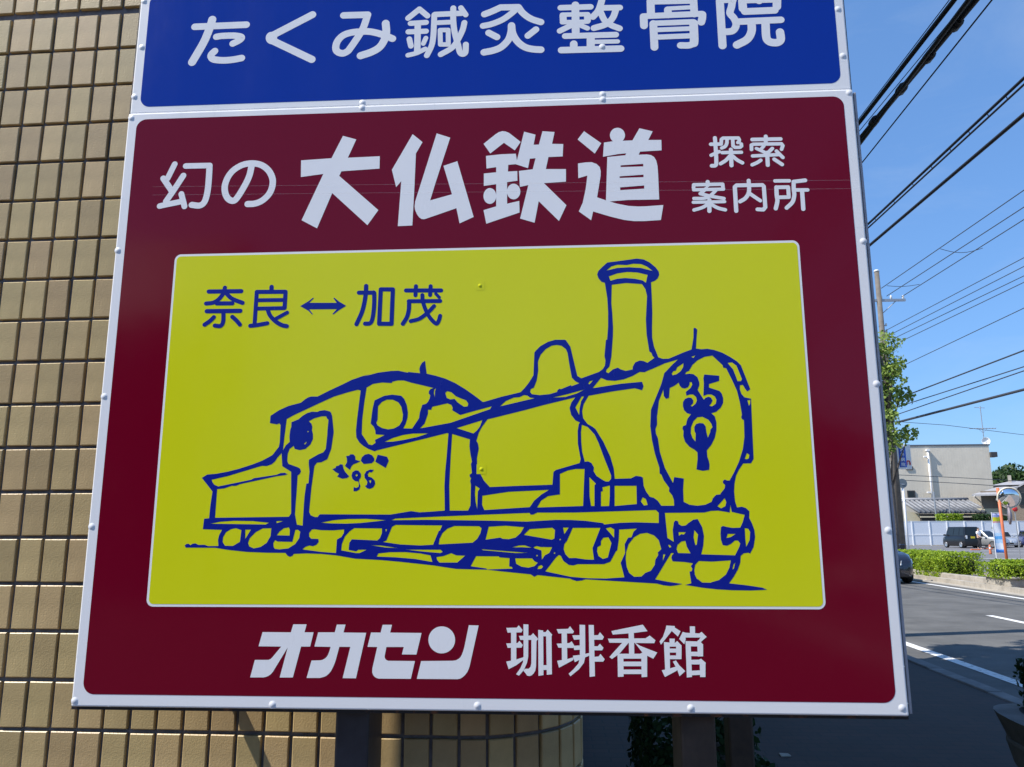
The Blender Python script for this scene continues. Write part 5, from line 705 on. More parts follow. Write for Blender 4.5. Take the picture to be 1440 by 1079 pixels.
# things in the shade under and behind the sign
s2 = rd(0.62, 4.1, 0.10)
sh = thing('shade_bush', 'dark bush in deep shade below the signboard beside the rounded corner', 'bush', s2)
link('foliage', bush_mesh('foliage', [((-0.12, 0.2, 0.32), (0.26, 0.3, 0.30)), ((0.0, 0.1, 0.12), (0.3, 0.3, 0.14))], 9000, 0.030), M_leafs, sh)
MB().tube([(0, 0.1, -0.02), (0.02, 0.12, 0.3), (-0.05, 0.15, 0.5)], [0.03, 0.022, 0.01], 8).build('stem', M_bark, sh)
q = at(1040, 1060, 3.1)
wp = thing('timber_post', 'dark brown timber post standing in the shade behind the signboard', 'post', (q.x, 3.1, 0.10))
MB().box(-0.045, 0.045, -0.045, 0.045, -0.01, 0.98).build('post_body', M_brown, wp, bevel=0.008)
MB().box(-0.055, 0.055, -0.055, 0.055, 0.981, 1.0).build('post_cap', M_brown, wp, bevel=0.006)
q = ground_at(1104, 1063, 0.10)
MB().hull([q + Vector(v) for v in ((-.03, -.035, .001), (.03, -.03, .001), (.028, .035, .001), (-.03, .03, .001))], [q + Vector(v) for v in ((-.03, -.035, .006), (.03, -.03, .010), (.028, .035, .006), (-.03, .03, .009))]).build('paper_scrap', M_conc)
tag(bpy.data.objects['paper_scrap'], 'small pale scrap of paper lying on the dark pavement', 'litter')

# street trees
tree('ginkgo_tree', 'young green ginkgo street tree growing against the utility pole past the road', (at(1254, 700, 37).x, 37, 0.1), 10.4, 5.1, 1.45, 34, 3600, 0.15, M_leafg, 'street trees', 0.17, True, 5, True)
tree('ginkgo_tree', 'tall ginkgo street tree on the near pavement behind the signboard', rd(1.75, 9.2, 0.1), 8.2, 3.2, 1.15, 34, 11000, 0.13, M_leafg, 'street trees', 0.14, True, 9, True)

# ------------------------------------------------------------------ poles and cables
def cable(name, label, p1, Y1, p2, r, far=0.0, near=-18.0, group=None, mt=None, lift=0.0, sag=0.0):
    a = at(p1[0], p1[1], Y1); d = ray(*p2); b = Vector((0, 0, EYE)) + d * ((a.z + lift - EYE) / d.z)
    v = (a - b); v = v / v.y
    e0 = a + v * far; e1 = b + v * (near - b.y)
    pts = []
    for k in range(25):
        t = k / 24; p = e0.lerp(e1, t); pts.append(p)
    o = MB().tube(pts, r, 6).build(name, mt or M_black, None, smooth=True)
    return tag(o, label, 'cable', group)
GN = 'thick telephone cables over the near pavement'
cable('telephone_cable', 'upper thick black cable bundle strung over the near pavement beside the signboard top', (1208, 173), 7.1, (1342, 0), 0.021, 4.6, group=GN)
cable('telephone_cable', 'thickest black cable bundle, lower of the pair over the near pavement', (1210, 195), 7.3, (1372, 0), 0.028, 4.4, group=GN)
cable('telephone_cable', 'black cable lying along the thickest bundle over the near pavement', (1211, 200), 7.3, (1362, 0), 0.019, 4.4, group=GN)
cable('messenger_wire', 'thin messenger wire above the upper thick cable bundle', (1208, 167), 7.1, (1335, 0), 0.004, 4.6, group='messenger wires')
cable('messenger_wire', 'thin messenger wire above the thickest cable bundle', (1208, 185), 7.3, (1361, 0), 0.004, 4.4, group='messenger wires')
cable('power_wire', 'single thin black wire beside the thick bundled cables', (1213, 228), 8.1, (1395, 0), 0.007, 3.6)
cable('lashed_cable', 'upper and thicker cable of the lashed pair over the road', (1221, 315), 12.2, (1440, 110), 0.020, 34, group='lashed cable pair')
cable('lashed_cable', 'lower and thinner cable of the lashed pair over the road', (1222, 319.5), 12.2, (1440, 119), 0.014, 34, group='lashed cable pair')
cable('road_cable', 'single thick black cable below the lashed pair over the road', (1223, 345), 12.0, (1440, 161), 0.024, 34)
GF = 'thin wires from the crossarm of the far pole'
for a, b in (((1239.5, 405.5), (1334.7, 340)), ((1247, 416.5), (1365, 340)), ((1268, 417.5), (1390.7, 340))):
    cable('crossarm_wire', 'thin dark wire strung from the crossarm of the far utility pole', a, 40.5, b, 0.020, 0.0, group=GF, mt=M_wire)
for a, b in (((1245.6, 465), (1330, 420.5)), ((1247.8, 473), (1330, 431)), ((1251, 479), (1330, 441)), ((1253, 487), (1330, 450)), ((1258, 520), (1440, 433.4))):
    cable('low_voltage_wire', 'thin dark wire fixed below the crossarm of the far utility pole', a, 40.5, b, 0.016, 0.0, group='lower wires of the far pole', mt=M_wire)
for a, b, r in (((1262, 561), (1440, 493), .030), ((1262, 572.5), (1440, 515.8), .022), ((1262, 583), (1440, 521.6), .022)):
    cable('far_telephone_line', 'dark telephone line with clips low on the far utility pole', a, 40.5, b, r, 0.0, group='telephone lines of the far pole', mt=M_wire)
cable('far_trunk_cable', 'thickest dark cable below the telephone lines of the far pole', (1262, 594), 40.5, (1440, 548), .055, 0.0, mt=M_wire)
def hook(p1, p2, Y):
    return at(p1, p2, Y)
o = MB().tube([at(1246, 592, 62), at(1330, 598, 66), at(1442, 612, 70)], 0.02, 6).build('distant_wire', M_wire); tag(o, 'faint thin wire crossing the sky above the beige building', 'cable')
for k, (y0, y1) in enumerate(((668, 674), (675, 683))):
    o = MB().tube([at(1262, y0, 60), at(1350, (y0 + y1) / 2 + 1.0, 62), at(1442, y1 + 3, 64)], 0.022, 6).build('facade_wire', M_wire); tag(o, 'thin wire crossing in front of the beige facade', 'cable', 'wires before the beige facade')
for k, (x0, y0, x1, y1, dy) in enumerate(((1322, 350, 1382, 349, 6), (1247, 402, 1293, 400, 2))):
    pts = [at(x0 + (x1 - x0) * t / 8, y0 + (y1 - y0) * t / 8 + dy * math.sin(math.pi * t / 8), 36 if k == 0 else 40) for t in range(9)]
    o = MB().tube(pts, 0.014, 5).build('jumper_wire', M_wire); tag(o, ('drooping jumper wire linking the crossarm wires in mid span', 'short jumper wire linking the crossarm wires close to the far pole')[k], 'cable')
# spacers between the lashed cables
for k in range(9):
    t = 0.04 + k * 0.12
    p = at(1221 + 219 * t, 315 - 205 * t, 12.2 - 4.0 * t); 
    o = MB().tube([p + Vector((0, 0, 0.02)), p + Vector((0.02, 0, -0.05))], 0.006, 5).build('cable_hanger', M_black); tag(o, 'small wire hanger between the lashed cable pair', 'hanger', 'cable hangers')
# clamps on the thick cables
for k in range(4):
    t = 0.12 + 0.24 * k
    d = ray(1210 + 160 * t, 193 - 190 * t); a = at(1210, 195, 7.3); p = Vector((0, 0, EYE)) + d * ((a.z - EYE) / d.z)
    o = MB().tube([p + Vector((0, -.045, -.006)), p + Vector((0, .045, -.006))], 0.040, 8).build('cable_clamp', M_black, smooth=True); tag(o, 'black clamp gripping the thick bundled cable', 'clamp', 'clamps on the thick cables')

def utility_pole(label, base, h, r0, r1):
    t = thing('utility_pole', label, 'utility pole', base, 0, 'utility poles')
    MB().tube([(0, 0, -0.05), (0, 0, h)], [r0, r1], 16).build('shaft', M_polec, t, smooth=True)
    MB().lathe([(r1 * 1.15, h - 0.02), (r1 * 1.15, h + 0.06), (r1 * 0.7, h + 0.10)], n=14).build('cap', M_porc, t, smooth=True)
    ca = MB().box(-0.35, 1.35, -0.055, 0.055, h - 1.66, h - 1.53); ca.build('crossarm', M_steel, t, bevel=0.008)
    for x in (0.12, 0.62, 1.25):
        ins = MB().lathe([(0.02, 0), (0.06, 0.02), (0.045, 0.07), (0.065, 0.09), (0.045, 0.15), (0.03, 0.2)], (x, 0, h - 1.53), 10); ins.build('insulator', M_porc, t, smooth=True)
    MB().tube([(0.9, 0, h - 1.6), (r1, 0, h - 2.3)], 0.025, 6).build('brace', M_steel, t)
    for k in range(4):
        z = h - 3.0 - 0.32 * k
        MB().box(-r1 - 0.03, r1 + 0.14, -0.05, 0.05, z, z + 0.05).build('wire_bracket', M_steel, t)
        MB().lathe([(0.03, 0), (0.05, 0.04), (0.03, 0.1)], (r1 + 0.11, -0.02, z + 0.05), 8).build('insulator', M_porc, t, smooth=True)
    for k in range(14):
        z = 2.4 + 0.45 * k; s = 1 if k % 2 else -1
        MB().tube([(0, 0.0, z), (s * (r0 + 0.14), 0.0, z)], 0.010, 5).build('step_bolt', M_steel, t)
    MB().lathe([(r0 * 1.02, h * .42), (r0 * 1.02, h * .42 + .12)], n=14).build('steel_band', M_steel, t, smooth=True)
    return t
fb = at(1232.6, 381, 41)
utility_pole('grey concrete utility pole with crossarm rising beside the green ginkgo past the road', (fb.x, 41, 0.1), fb.z - 0.15, 0.19, 0.12)
utility_pole('concrete utility pole on the near pavement hidden behind the signboard', rd(2.55, 11.7, 0.1), 12.0, 0.17, 0.11)

# street sign on white post, blue hospital sign
q = at(1268.5, 680, 55)
rs = thing('round_sign', 'grey back of a round traffic sign on a white post before the fence', 'sign', (q.x, 55, 0.05))
MB().tube([(0.05, 0.06, -0.05), (0.05, 0.06, q.z + 0.2)], 0.075, 10).build('sign_post', M_whitemetal, rs, smooth=True)
mb = MB()
for y_, r_ in ((0.0, 0.315), (0.02, 0.32), (0.03, 0.31)):
    for k in range(28): mb.v.append((r_ * math.cos(2 * math.pi * k / 28), y_ - 0.06, q.z - 0.05 + r_ * math.sin(2 * math.pi * k / 28)))
for i in range(2):
    for k in range(28): mb.f.append((i * 28 + k, i * 28 + (k + 1) % 28, (i + 1) * 28 + (k + 1) % 28, (i + 1) * 28 + k))
mb.f += [tuple(range(27, -1, -1)), tuple(56 + k for k in range(28))]
mb.build('sign_disc', mat('sign_back_grey', (0.12, 0.15, 0.17), 0.5), rs)
MB().box(-0.06, 0.12, -0.09, -0.068, q.z - 0.15, q.z - 0.08).build('maker_plate', M_steel, rs)
q0, q1 = at(1264, 659, 41), at(1276.5, 628, 41)
hs_ = thing('hospital_sign', 'vertical blue hospital sign with white characters fixed to the utility pole', 'sign', (q0.x, 41, q0.z))
w_, h_ = 0.42, q1.z - q0.z
MB().box(-0.04, w_, 0.0, 0.16, -0.02, h_ + 0.02).build('sign_box', M_whitemetal, hs_, bevel=0.01)
fc = MB().hull([Vector((0.06, -0.001, 0.06)), Vector((w_ - 0.01, -0.001, 0.06)), Vector((w_ - 0.01, -0.001, h_ - 0.04)), Vector((0.06, -0.001, h_ - 0.04))], [Vector((0.06, -0.008, 0.06)), Vector((w_ - 0.01, -0.008, 0.06)), Vector((w_ - 0.01, -0.008, h_ - 0.04)), Vector((0.06, -0.008, h_ - 0.04))]).build('blue_face', M_signblue, hs_)
for k, ch in enumerate('沢井病院'):
    tcu = bpy.data.curves.new('letter', 'FONT'); tcu.body = ch; tcu.size = w_ * 0.50; tcu.align_x = 'CENTER'; tcu.align_y = 'CENTER'; tcu.offset = 0.002
    to = bpy.data.objects.new('letter', tcu); COL.objects.link(to); bpy.context.view_layer.update()
    me = bpy.data.meshes.new_from_object(to.evaluated_get(bpy.context.evaluated_depsgraph_get())); bpy.data.objects.remove(to)
    lo = link('letter', me, M_whitemetal, fc); lo.rotation_euler = (math.pi / 2, 0, 0); lo.location = (0.06 + (w_ - 0.07) / 2, -0.012, h_ - 0.04 - (k + 0.5) * (h_ - 0.10) / 4)
for zf in (0.2, 0.8): MB().box(-0.5, -0.03, 0.06, 0.10, h_ * zf, h_ * zf + 0.04).build('bracket_arm', M_steel, hs_)
q0, q1 = at(1274.5, 660, 41.4), at(1281.5, 625, 41.4)
ws_ = thing('white_panel_sign', 'white vertical panel sign with a red mark beside the blue hospital sign', 'sign', (q0.x, 41.4, q0.z))
w2, h2 = 0.30, q1.z - q0.z
MB().box(-0.25, w2, 0, 0.12, 0, h2).build('sign_panel', M_whitemetal, ws_, bevel=0.01)
ar = MB().tube([(w2 * 0.15, -0.012, 0.22), (w2 * 0.15, -0.012, 0.36), (w2 * 0.3, -0.012, 0.42), (w2 * 0.55, -0.012, 0.42), (w2 * 0.7, -0.012, 0.36), (w2 * 0.7, -0.012, 0.22)], 0.035, 6); ar.build('red_mark', M_red, ws_)
MB().box(-0.9, -0.24, 0.03, 0.07, h2 * 0.5, h2 * 0.5 + 0.05).build('bracket_arm', M_steel, ws_)

# ------------------------------------------------------------------ vehicles
def loft(mb, secs):                       # secs: list of equal length rings
    n = len(secs[0]); b = len(mb.v)
    for s in secs: mb.v += [tuple(p) for p in s]
    for i in range(len(secs) - 1):
        for k in range(n):
            mb.f.append((b + i * n + k, b + i * n + (k + 1) % n, b + (i + 1) * n + (k + 1) % n, b + (i + 1) * n + k))
    mb.f.append(tuple(b + k for k in range(n - 1, -1, -1))); mb.f.append(tuple(b + (len(secs) - 1) * n + k for k in range(n)))

def car(name, label, loc, rz, L, W, H, belt, nose, cab, paint, cat='car', plate=None, group=None):
    """nose: stations (x 0..1 from the front, top z, half width factor); cab: x fractions (windscreen foot, roof front, roof rear, rear foot)"""
    t = thing(name, label, cat, loc, rz, group)
    zb = 0.20
    mb = MB(); secs = []
    for x, z, wf in nose:
        h = W / 2 * wf; X = (x - 0.5) * L
        secs.append([(X, -h * .92, zb), (X, h * .92, zb), (X, h, zb + 0.14), (X, h, (zb + z) / 2 + 0.05), (X, h * .95, z - 0.05), (X, h * .80, z), (X, -h * .80, z), (X, -h * .95, z - 0.05), (X, -h, (zb + z) / 2 + 0.05), (X, -h, zb + 0.14)])
    loft(mb, secs)
    mb.build('body', paint, t, smooth=True, bevel=0.03)
    x0, x1, x2, x3 = [(c - 0.5) * L for c in cab]
    wb, wr = W / 2 * 0.90, W / 2 * 0.76
    zc = belt - 0.06
    lo = [Vector((x0, -wb, zc)), Vector((x3, -wb, zc)), Vector((x3, wb, zc)), Vector((x0, wb, zc))]
    hi = [Vector((x1, -wr, H)), Vector((x2, -wr, H)), Vector((x2, wr, H)), Vector((x1, wr, H))]
    MB().hull(lo, hi).build('cabin', paint, t, bevel=0.05)
    def pane(nm, a, b, c, d, m0, m1, h0=0.12, h1=0.86, off=0.012):
        # a,b bottom corners, c,d top corners
        nn = (b - a).cross(d - a).normalized(); cen = (a + b + c + d) / 4
        if nn.dot(cen - Vector(((x1 + x2) / 2, 0, zc))) < 0: nn = -nn
        def P2(u, v): return (a.lerp(b, u)).lerp(d.lerp(c, u), v)
        q = [P2(m0, h0), P2(m1, h0), P2(m1, h1), P2(m0, h1)]
        MB().hull([p - nn * 0.01 for p in q], [p + nn * off for p in q]).build(nm, M_glass, t)
    pane('windscreen', lo[0], lo[3], hi[3], hi[0], 0.07, 0.93)
    pane('rear_window', lo[1], lo[2], hi[2], hi[1], 0.10, 0.90)
    for s in (0, 1):
        a, b, c, d = (lo[0], lo[1], hi[1], hi[0]) if s == 0 else (lo[3], lo[2], hi[2], hi[3])
        pane('side_window', a, b, c, d, 0.10, 0.40); pane('side_window', a, b, c, d, 0.44, 0.70); pane('side_window', a, b, c, d, 0.74, 0.93)
    for fx in (0.17, 0.82):
        for s in (-1, 1):
            X, Yw, r = (fx - 0.5) * L, s * (W / 2 - 0.085), 0.30
            w = MB()
            ringp = [(r * .72, -.09), (r * .96, -.085), (r, -.05), (r, .05), (r * .96, .085), (r * .72, .09)]
            n = 20
            for rr_, yy in ringp:
                for k in range(n): w.v.append((X + rr_ * math.cos(2 * math.pi * k / n), Yw + yy, r + rr_ * math.sin(2 * math.pi * k / n)))
            for i in range(5):
                for k in range(n): w.f.append((i * n + k, i * n + (k + 1) % n, (i + 1) * n + (k + 1) % n, (i + 1) * n + k))
            wh = w.build('wheel', M_tyre, t, smooth=True)
            ri = MB()
            for yy, rr_ in ((s * 0.07, r * .72), (s * 0.095, r * .66), (s * 0.08, r * .2)):
                for k in range(n): ri.v.append((X + rr_ * math.cos(2 * math.pi * k / n), Yw + yy, r + rr_ * math.sin(2 * math.pi * k / n)))
            for i in range(2):
                for k in range(n): ri.f.append((i * n + k, i * n + (k + 1) % n, (i + 1) * n + (k + 1) % n, (i + 1) * n + k))
            ri.f.append(tuple(2 * n + k for k in range(n)))
            ri.build('rim', M_rim, wh)
    fz = nose[1][1]
    hf = W / 2 * nose[0][2]
    for s in (-1, 1):
        hl = MB().hull([Vector((-L / 2 + 0.02, s * hf * .55, fz - .20)), Vector((-L / 2 + 0.34, s * W / 2 * .93, fz - .16)), Vector((-L / 2 + 0.40, s * W / 2 * .91, fz - .03)), Vector((-L / 2 + 0.06, s * hf * .60, fz - .08))],
                       [Vector((-L / 2 - 0.03, s * hf * .57, fz - .19)), Vector((-L / 2 + 0.22, s * W / 2 * .935, fz - .15)), Vector((-L / 2 + 0.30, s * W / 2 * .935, fz - .02)), Vector((-L / 2 + 0.0, s * hf * .62, fz - .07))])
        hl.build('headlight', M_lamp, t)
        rl = MB().box(L / 2 - 0.05, L / 2 + 0.012, s * W / 2 * .72 - .07, s * W / 2 * .72 + .07, belt - .25, belt + .02); rl.build('tail_light', M_redlamp if cat != 'van' else M_lamp, t, bevel=0.01)
        MB().box(x0 + 0.12, x0 + 0.28, s * (W / 2 + .08) - .07, s * (W / 2 + .08) + .07, belt - 0.02, belt + 0.12).build('wing_mirror', paint, t, bevel=0.02)
    MB().box(-L / 2 - 0.015, -L / 2 + 0.1, -hf * .55, hf * .55, 0.30, 0.42).build('grille', M_tyre, t, bevel=0.01)
    MB().box(-L / 2 - 0.03, -L / 2 + 0.05, -0.17, 0.17, 0.44, 0.60).build('number_plate', plate or M_platew, t)
    MB().box(L / 2 - 0.05, L / 2 + 0.03, -0.17, 0.17, belt - 0.22, belt - 0.06).build('number_plate', plate or M_platew, t)
    MB().box(-L / 2 + 0.2, L / 2 - 0.2, -W / 2 * .9, W / 2 * .9, 0.16, 0.30).build('underbody', M_tyre, t)
    return t
hatch = [(0.0, 0.62, .74), (0.02, 0.72, .86), (0.10, 0.86, .96), (0.28, 0.95, 1.0), (0.60, 0.97, 1.0), (0.93, 0.97, .97), (1.0, 0.85, .88)]
vann = [(0.0, 0.80, .86), (0.02, 0.92, .93), (0.10, 1.0, .98), (0.2, 1.04, 1.0), (0.7, 1.05, 1.0), (0.97, 1.05, .99), (1.0, 1.0, .96)]
sedan = [(0.0, 0.60, .72), (0.02, 0.68, .86), (0.10, 0.80, .96), (0.28, 0.90, 1.0), (0.65, 0.93, 1.0), (0.92, 0.93, .97), (1.0, 0.78, .88)]
fr = ground_at(1285.5, 822)
car('oncoming_car', 'dark navy car driving along the far lane beside the hedge', (fr.x - 0.60, fr.y + 2.05, 0.0), math.pi / 2 - TH, 4.0, 1.69, 1.52, 0.98, hatch, (0.27, 0.44, 0.90, 0.995), M_carnavy)
pv = ground_at(1353, 771)
car('black_van', 'boxy black kei van parked before the white fence with yellow plate', (pv.x, pv.y, 0.02), math.radians(-85), 3.4, 1.48, 1.80, 1.05, vann, (0.13, 0.24, 0.97, 0.99), M_carblack, 'van', M_platey)
pv2 = ground_at(1392, 771)
car('silver_car', 'silver hatchback parked between the black van and the banner', (pv2.x, pv2.y + 1.0, 0.02), math.radians(122), 3.9, 1.66, 1.50, 0.96, hatch, (0.26, 0.42, 0.86, 0.99), M_carsilver)
pv3 = ground_at(1427, 770.5)
car('pale_car', 'pale grey sedan parked nose forward behind the orange mirror pole', (pv3.x - 0.1, pv3.y + 2.0, 0.02), math.radians(81), 4.2, 1.68, 1.42, 0.92, sedan, (0.28, 0.42, 0.80, 0.95), M_cargrey)
pv4 = ground_at(1444, 771)
car('blue_car', 'dark blue car parked beside the pale grey sedan', (pv4.x + 1.7, pv4.y + 1.5, 0.02), math.radians(81), 4.0, 1.66, 1.48, 0.95, hatch, (0.26, 0.42, 0.88, 0.99), M_carblue)

# ------------------------------------------------------------------ person
def skin_mesh(name, joints, bones, mt, parent, root=0, sub=2):
    me = bpy.data.meshes.new(name); me.from_pydata([j[:3] for j in joints], bones, [])
    o = bpy.data.objects.new(name, me); COL.objects.link(o); me.materials.append(mt); o.parent = parent
    sk = o.modifiers.new('skin', 'SKIN'); sk.use_smooth_shade = True
    for i, j in enumerate(joints):
        v = me.skin_vertices[0].data[i]; r = j[3]; v.radius = r if isinstance(r, tuple) else (r, r); v.use_root = (i == root)
    s = o.modifiers.new('sub', 'SUBSURF'); s.levels = sub; s.render_levels = sub
    return o
pp = ground_at(1378.5, 773)
pe = thing('person', 'person in white shirt and black trousers walking past the black van', 'person', (pp.x, pp.y, 0.02), math.radians(20))
J = [(0, 0, .93, .135), (0, 0, 1.12, .12), (0, 0, 1.32, .14), (0, .0, 1.45, .06), (0, -.01, 1.58, (.085, .10)), (0, -.015, 1.68, (.075, .085)),
     (-.16, 0, 1.37, .055), (-.22, -.08, 1.12, .042), (-.17, -.28, .98, .033), (-.15, -.36, .96, .03), (.16, 0, 1.37, .055), (.23, .08, 1.12, .042), (.22, .0, .90, .033), (.22, -.04, .82, .03),
     (-.09, 0, .86, .09), (-.10, -.18, .50, .062), (-.10, -.16, .09, .042), (-.10, -.30, .045, .035), (.09, 0, .86, .09), (.10, .12, .50, .062), (.10, .30, .12, .042), (.10, .20, .045, .035)]
BN = [(0, 1), (1, 2), (2, 3), (3, 4), (4, 5), (2, 6), (6, 7), (7, 8), (8, 9), (2, 10), (10, 11), (11, 12), (12, 13), (0, 14), (14, 15), (15, 16), (16, 17), (0, 18), (18, 19), (19, 20), (20, 21)]
skin_mesh('body', J, BN, M_skin, pe)
skin_mesh('shirt', [(0, 0, .90, (.165, .145)), (0, 0, 1.12, (.15, .13)), (0, 0, 1.33, (.165, .15)), (0, 0, 1.43, .075), (-.165, 0, 1.36, .075), (-.205, -.05, 1.20, .066), (.165, 0, 1.36, .075), (.21, .05, 1.20, .066)], [(0, 1), (1, 2), (2, 3), (2, 4), (4, 5), (2, 6), (6, 7)], M_shirt, pe)
skin_mesh('trousers', [(0, 0, .94, (.155, .135)), (-.09, 0, .84, .115), (-.10, -.18, .50, .088), (-.10, -.16, .10, .068), (.09, 0, .84, .115), (.10, .12, .50, .088), (.10, .30, .14, .068)], [(0, 1), (1, 2), (2, 3), (0, 4), (4, 5), (5, 6)], M_trouser, pe)
skin_mesh('hair', [(0, .02, 1.56, (.09, .09)), (0, .015, 1.66, (.102, .105)), (0, .0, 1.72, (.085, .09))], [(0, 1), (1, 2)], M_hair, pe)

# ------------------------------------------------------------------ fence, buildings beyond the car park
FY = 84.0
fx0 = at(1235, 760, FY).x; fx1 = at(1560, 760, FY).x
fen = thing('white_fence', 'long white panel fence behind the parked cars', 'fence', (fx0, FY, 0.0))
np2 = int((fx1 - fx0) / 1.75)
for k in range(np2):
    x = 1.75 * k
    MB().box(x + .05, x + 1.70, 0, 0.03, 1.15, 2.42).build('upper_panel', M_fence, fen)
    MB().box(x + .05, x + 1.70, 0, 0.03, 0.06, 1.02).build('lower_panel', M_fence, fen)
    MB().box(x - .05, x + .05, -.05, .05, -0.03, 2.48).build('post', M_whitemetal, fen)
MB().box(-.05, 1.75 * np2 + .05, -.02, .04, 1.022, 1.148).build('middle_rail', M_whitemetal, fen)
MB().box(-.05, 1.75 * np2 + .05, -.02, .04, 2.422, 2.47).build('top_rail', M_whitemetal, fen)

# beige building, square to the line of sight
PB = at(1330, 740, 96.0); PB.z = 0; lb, rzb = facing(PB, 0.08)
bb = thing('beige_building', 'tall plain beige building with flat roof behind the tiled shed', 'building', PB, rzb)
top = lb(1340, 627)[1]; xl, xr = lb(1225, 690)[0], lb(1394, 660)[0]
def corrugated(mb, x0, x1, y, z0, z1, pitch=0.30, d=0.005):
    k = int((x1 - x0) / pitch); pts = []
    for i in range(k):
        x = x0 + i * pitch
        pts += [(x, y), (x + pitch * .44, y), (x + pitch * .47, y - d), (x + pitch * .53, y - d), (x + pitch * .56, y)]
    pts.append((x1, y))
    n = len(pts)
    mb.add([(x, yy, z0) for x, yy in pts] + [(x, yy, z1) for x, yy in pts], [(i, i + 1, n + i + 1, n + i) for i in range(n - 1)])
mb = MB(); corrugated(mb, xl, xr, 0.0, 0, top - 0.02); mb.build('siding', M_siding, bb)
MB().box(xl, xr, 0.06, 11, 0, top - 0.02).build('wall', M_siding, bb)
MB().box(xl - .1, xr + .1, -.06, 11.1, top - 0.018, top + 0.16).build('roof_edge', mat('dark_roof_edge', (0.10, 0.11, 0.13), 0.5), bb)
for (xa, xb, ya, yb) in ((1276.5, 1286, 690, 703), (1274, 1283, 656, 661)):
    q0, q1 = lb(xa, yb), lb(xb, ya)
    fo = MB().box(q0[0], q1[0], -.12, 0.05, q0[1], q1[1]).build('window', M_frame, bb)
    MB().box(q0[0] + .12, q1[0] - .14, -.135, -.121, q0[1] + .1, q1[1] - .12).build('pane', M_glass, fo)
px_ = lb(1309, 690)[0]; zt = lb(1305, 634)[1]
pi_ = MB().tube([(px_, -.22, 4.0), (px_, -.22, zt)], 0.12, 8).build('flue_pipe', M_whitemetal, bb, smooth=True)
MB().box(px_ - .2, px_ + .2, -.45, 0.0, zt - .05, zt + .12).build('pipe_cap', M_whitemetal, pi_)
for z in (zt - 1.0, zt - 5.2):
    MB().tube([(px_, -.22, z), (px_ - .40, -.45, z + .2)], 0.05, 6).build('lamp_arm', M_steel, pi_)
    MB().box(px_ - .65, px_ - .25, -.60, -.35, z + .15, z + .32).build('floodlight', M_whitemetal, pi_, bevel=0.03)
MB().box(xr + .02, xr + .75, -.3, .6, lb(1395, 643)[1], lb(1395, 636)[1]).build('wall_box', M_frame, bb, bevel=0.03)
# roof aerial and dish
def beside(loc_x, y, z=0.0): return PB + Vector((math.cos(rzb) * loc_x - math.sin(rzb) * y, math.sin(rzb) * loc_x + math.cos(rzb) * y, z))
ax_ = lb(1389, 628)[0]
an = thing('roof_aerial', 'thin roof aerial with crossbars standing above the white dish', 'antenna', beside(ax_ - .1, .5, top + .14), rzb)
hh = lb(1384, 572)[1] - top
MB().tube([(0, 0, -.05), (0, 0, hh)], 0.05, 6).build('mast', M_steel, an)
MB().tube([(-1.5, 0, hh * .42), (1.5, 0, hh * .42 - .05)], 0.035, 6).build('boom', M_steel, an)
MB().tube([(-.7, 0, hh * .97), (.5, 0, hh * .95)], 0.03, 6).build('upper_boom', M_steel, an)
for k in range(9): MB().tube([(-1.4 + .35 * k, -.35, hh * .42), (-1.4 + .35 * k, .35, hh * .42)], 0.025, 5).build('element', M_steel, an)
for s in (-1, 1): MB().tube([(s * .55, 0, hh * .42), (0, 0, hh * .30)], 0.02, 5).build('strut', M_steel, an)
dz_ = lb(1387.5, 621)[1] - top - .1
di = thing('satellite_dish', 'round white satellite dish on the corner of the beige building', 'satellite dish', beside(lb(1387.3, 621)[0], .1, top + .14), rzb - math.radians(25))
mb = MB()
for i, (r_, y_) in enumerate(((0.02, .16), (.22, .13), (.38, .04), (.46, -.05), (.46, -.02), (.38, .07), (.2, .16))):
    for k in range(24): mb.v.append((r_ * math.cos(2 * math.pi * k / 24), y_, dz_ + r_ * math.sin(2 * math.pi * k / 24)))
for i in range(6):
    for k in range(24): mb.f.append((i * 24 + k, i * 24 + (k + 1) % 24, (i + 1) * 24 + (k + 1) % 24, (i + 1) * 24 + k))
mb.build('reflector', M_whitemetal, di, smooth=True)
MB().tube([(0, .12, -.05), (0, .14, dz_)], 0.04, 6).build('stand', M_steel, di)
MB().tube([(0, .1, dz_ - .4), (0, -.45, dz_ - .15)], 0.025, 6).build('feed_arm', M_steel, di)

# tiled shed in front of it
PS = at(1330, 740, 88.0); PS.z = 0; ls, rzs = facing(PS, 0.08)
shd = thing('tiled_shed', 'low shed with grey ribbed tile roof behind the white fence', 'shed', PS, rzs)
def v3(p, y): return Vector((p[0], y, p[1]))
e0, e1 = v3(ls(1294, 722.5), 0), v3(ls(1393, 722), 0)
r0, r1 = v3(ls(1278, 704.5), 2.0), v3(ls(1371, 704), 2.0)
up_ = Vector((0, 0, .12))
slab = MB().hull([r0, r1, e1, e0], [r0 + up_, r1 + up_, e1 + up_, e0 + up_]).build('roof', mat('dark_roof_bed', (0.07, 0.072, 0.08), 0.7), shd)
nr = 14
for k in range(nr + 1):
    t = k / nr; a, b = r0.lerp(r1, t) + up_, e0.lerp(e1, t) + up_
    MB().tube([a, a.lerp(b, .5), b], 0.17, 6).build('ridge_tile_row', M_kawara, slab, smooth=True)
MB().tube([r0 + Vector((-.2, 0, .2)), r1 + Vector((.2, 0, .2))], 0.20, 8).build('ridge_cap', M_kawara, slab, smooth=True)
ez = e0.z
MB().box(e0.x + .3, e1.x - .5, .6, 3.6, 0, ez - .02).build('wall', M_frame, shd)
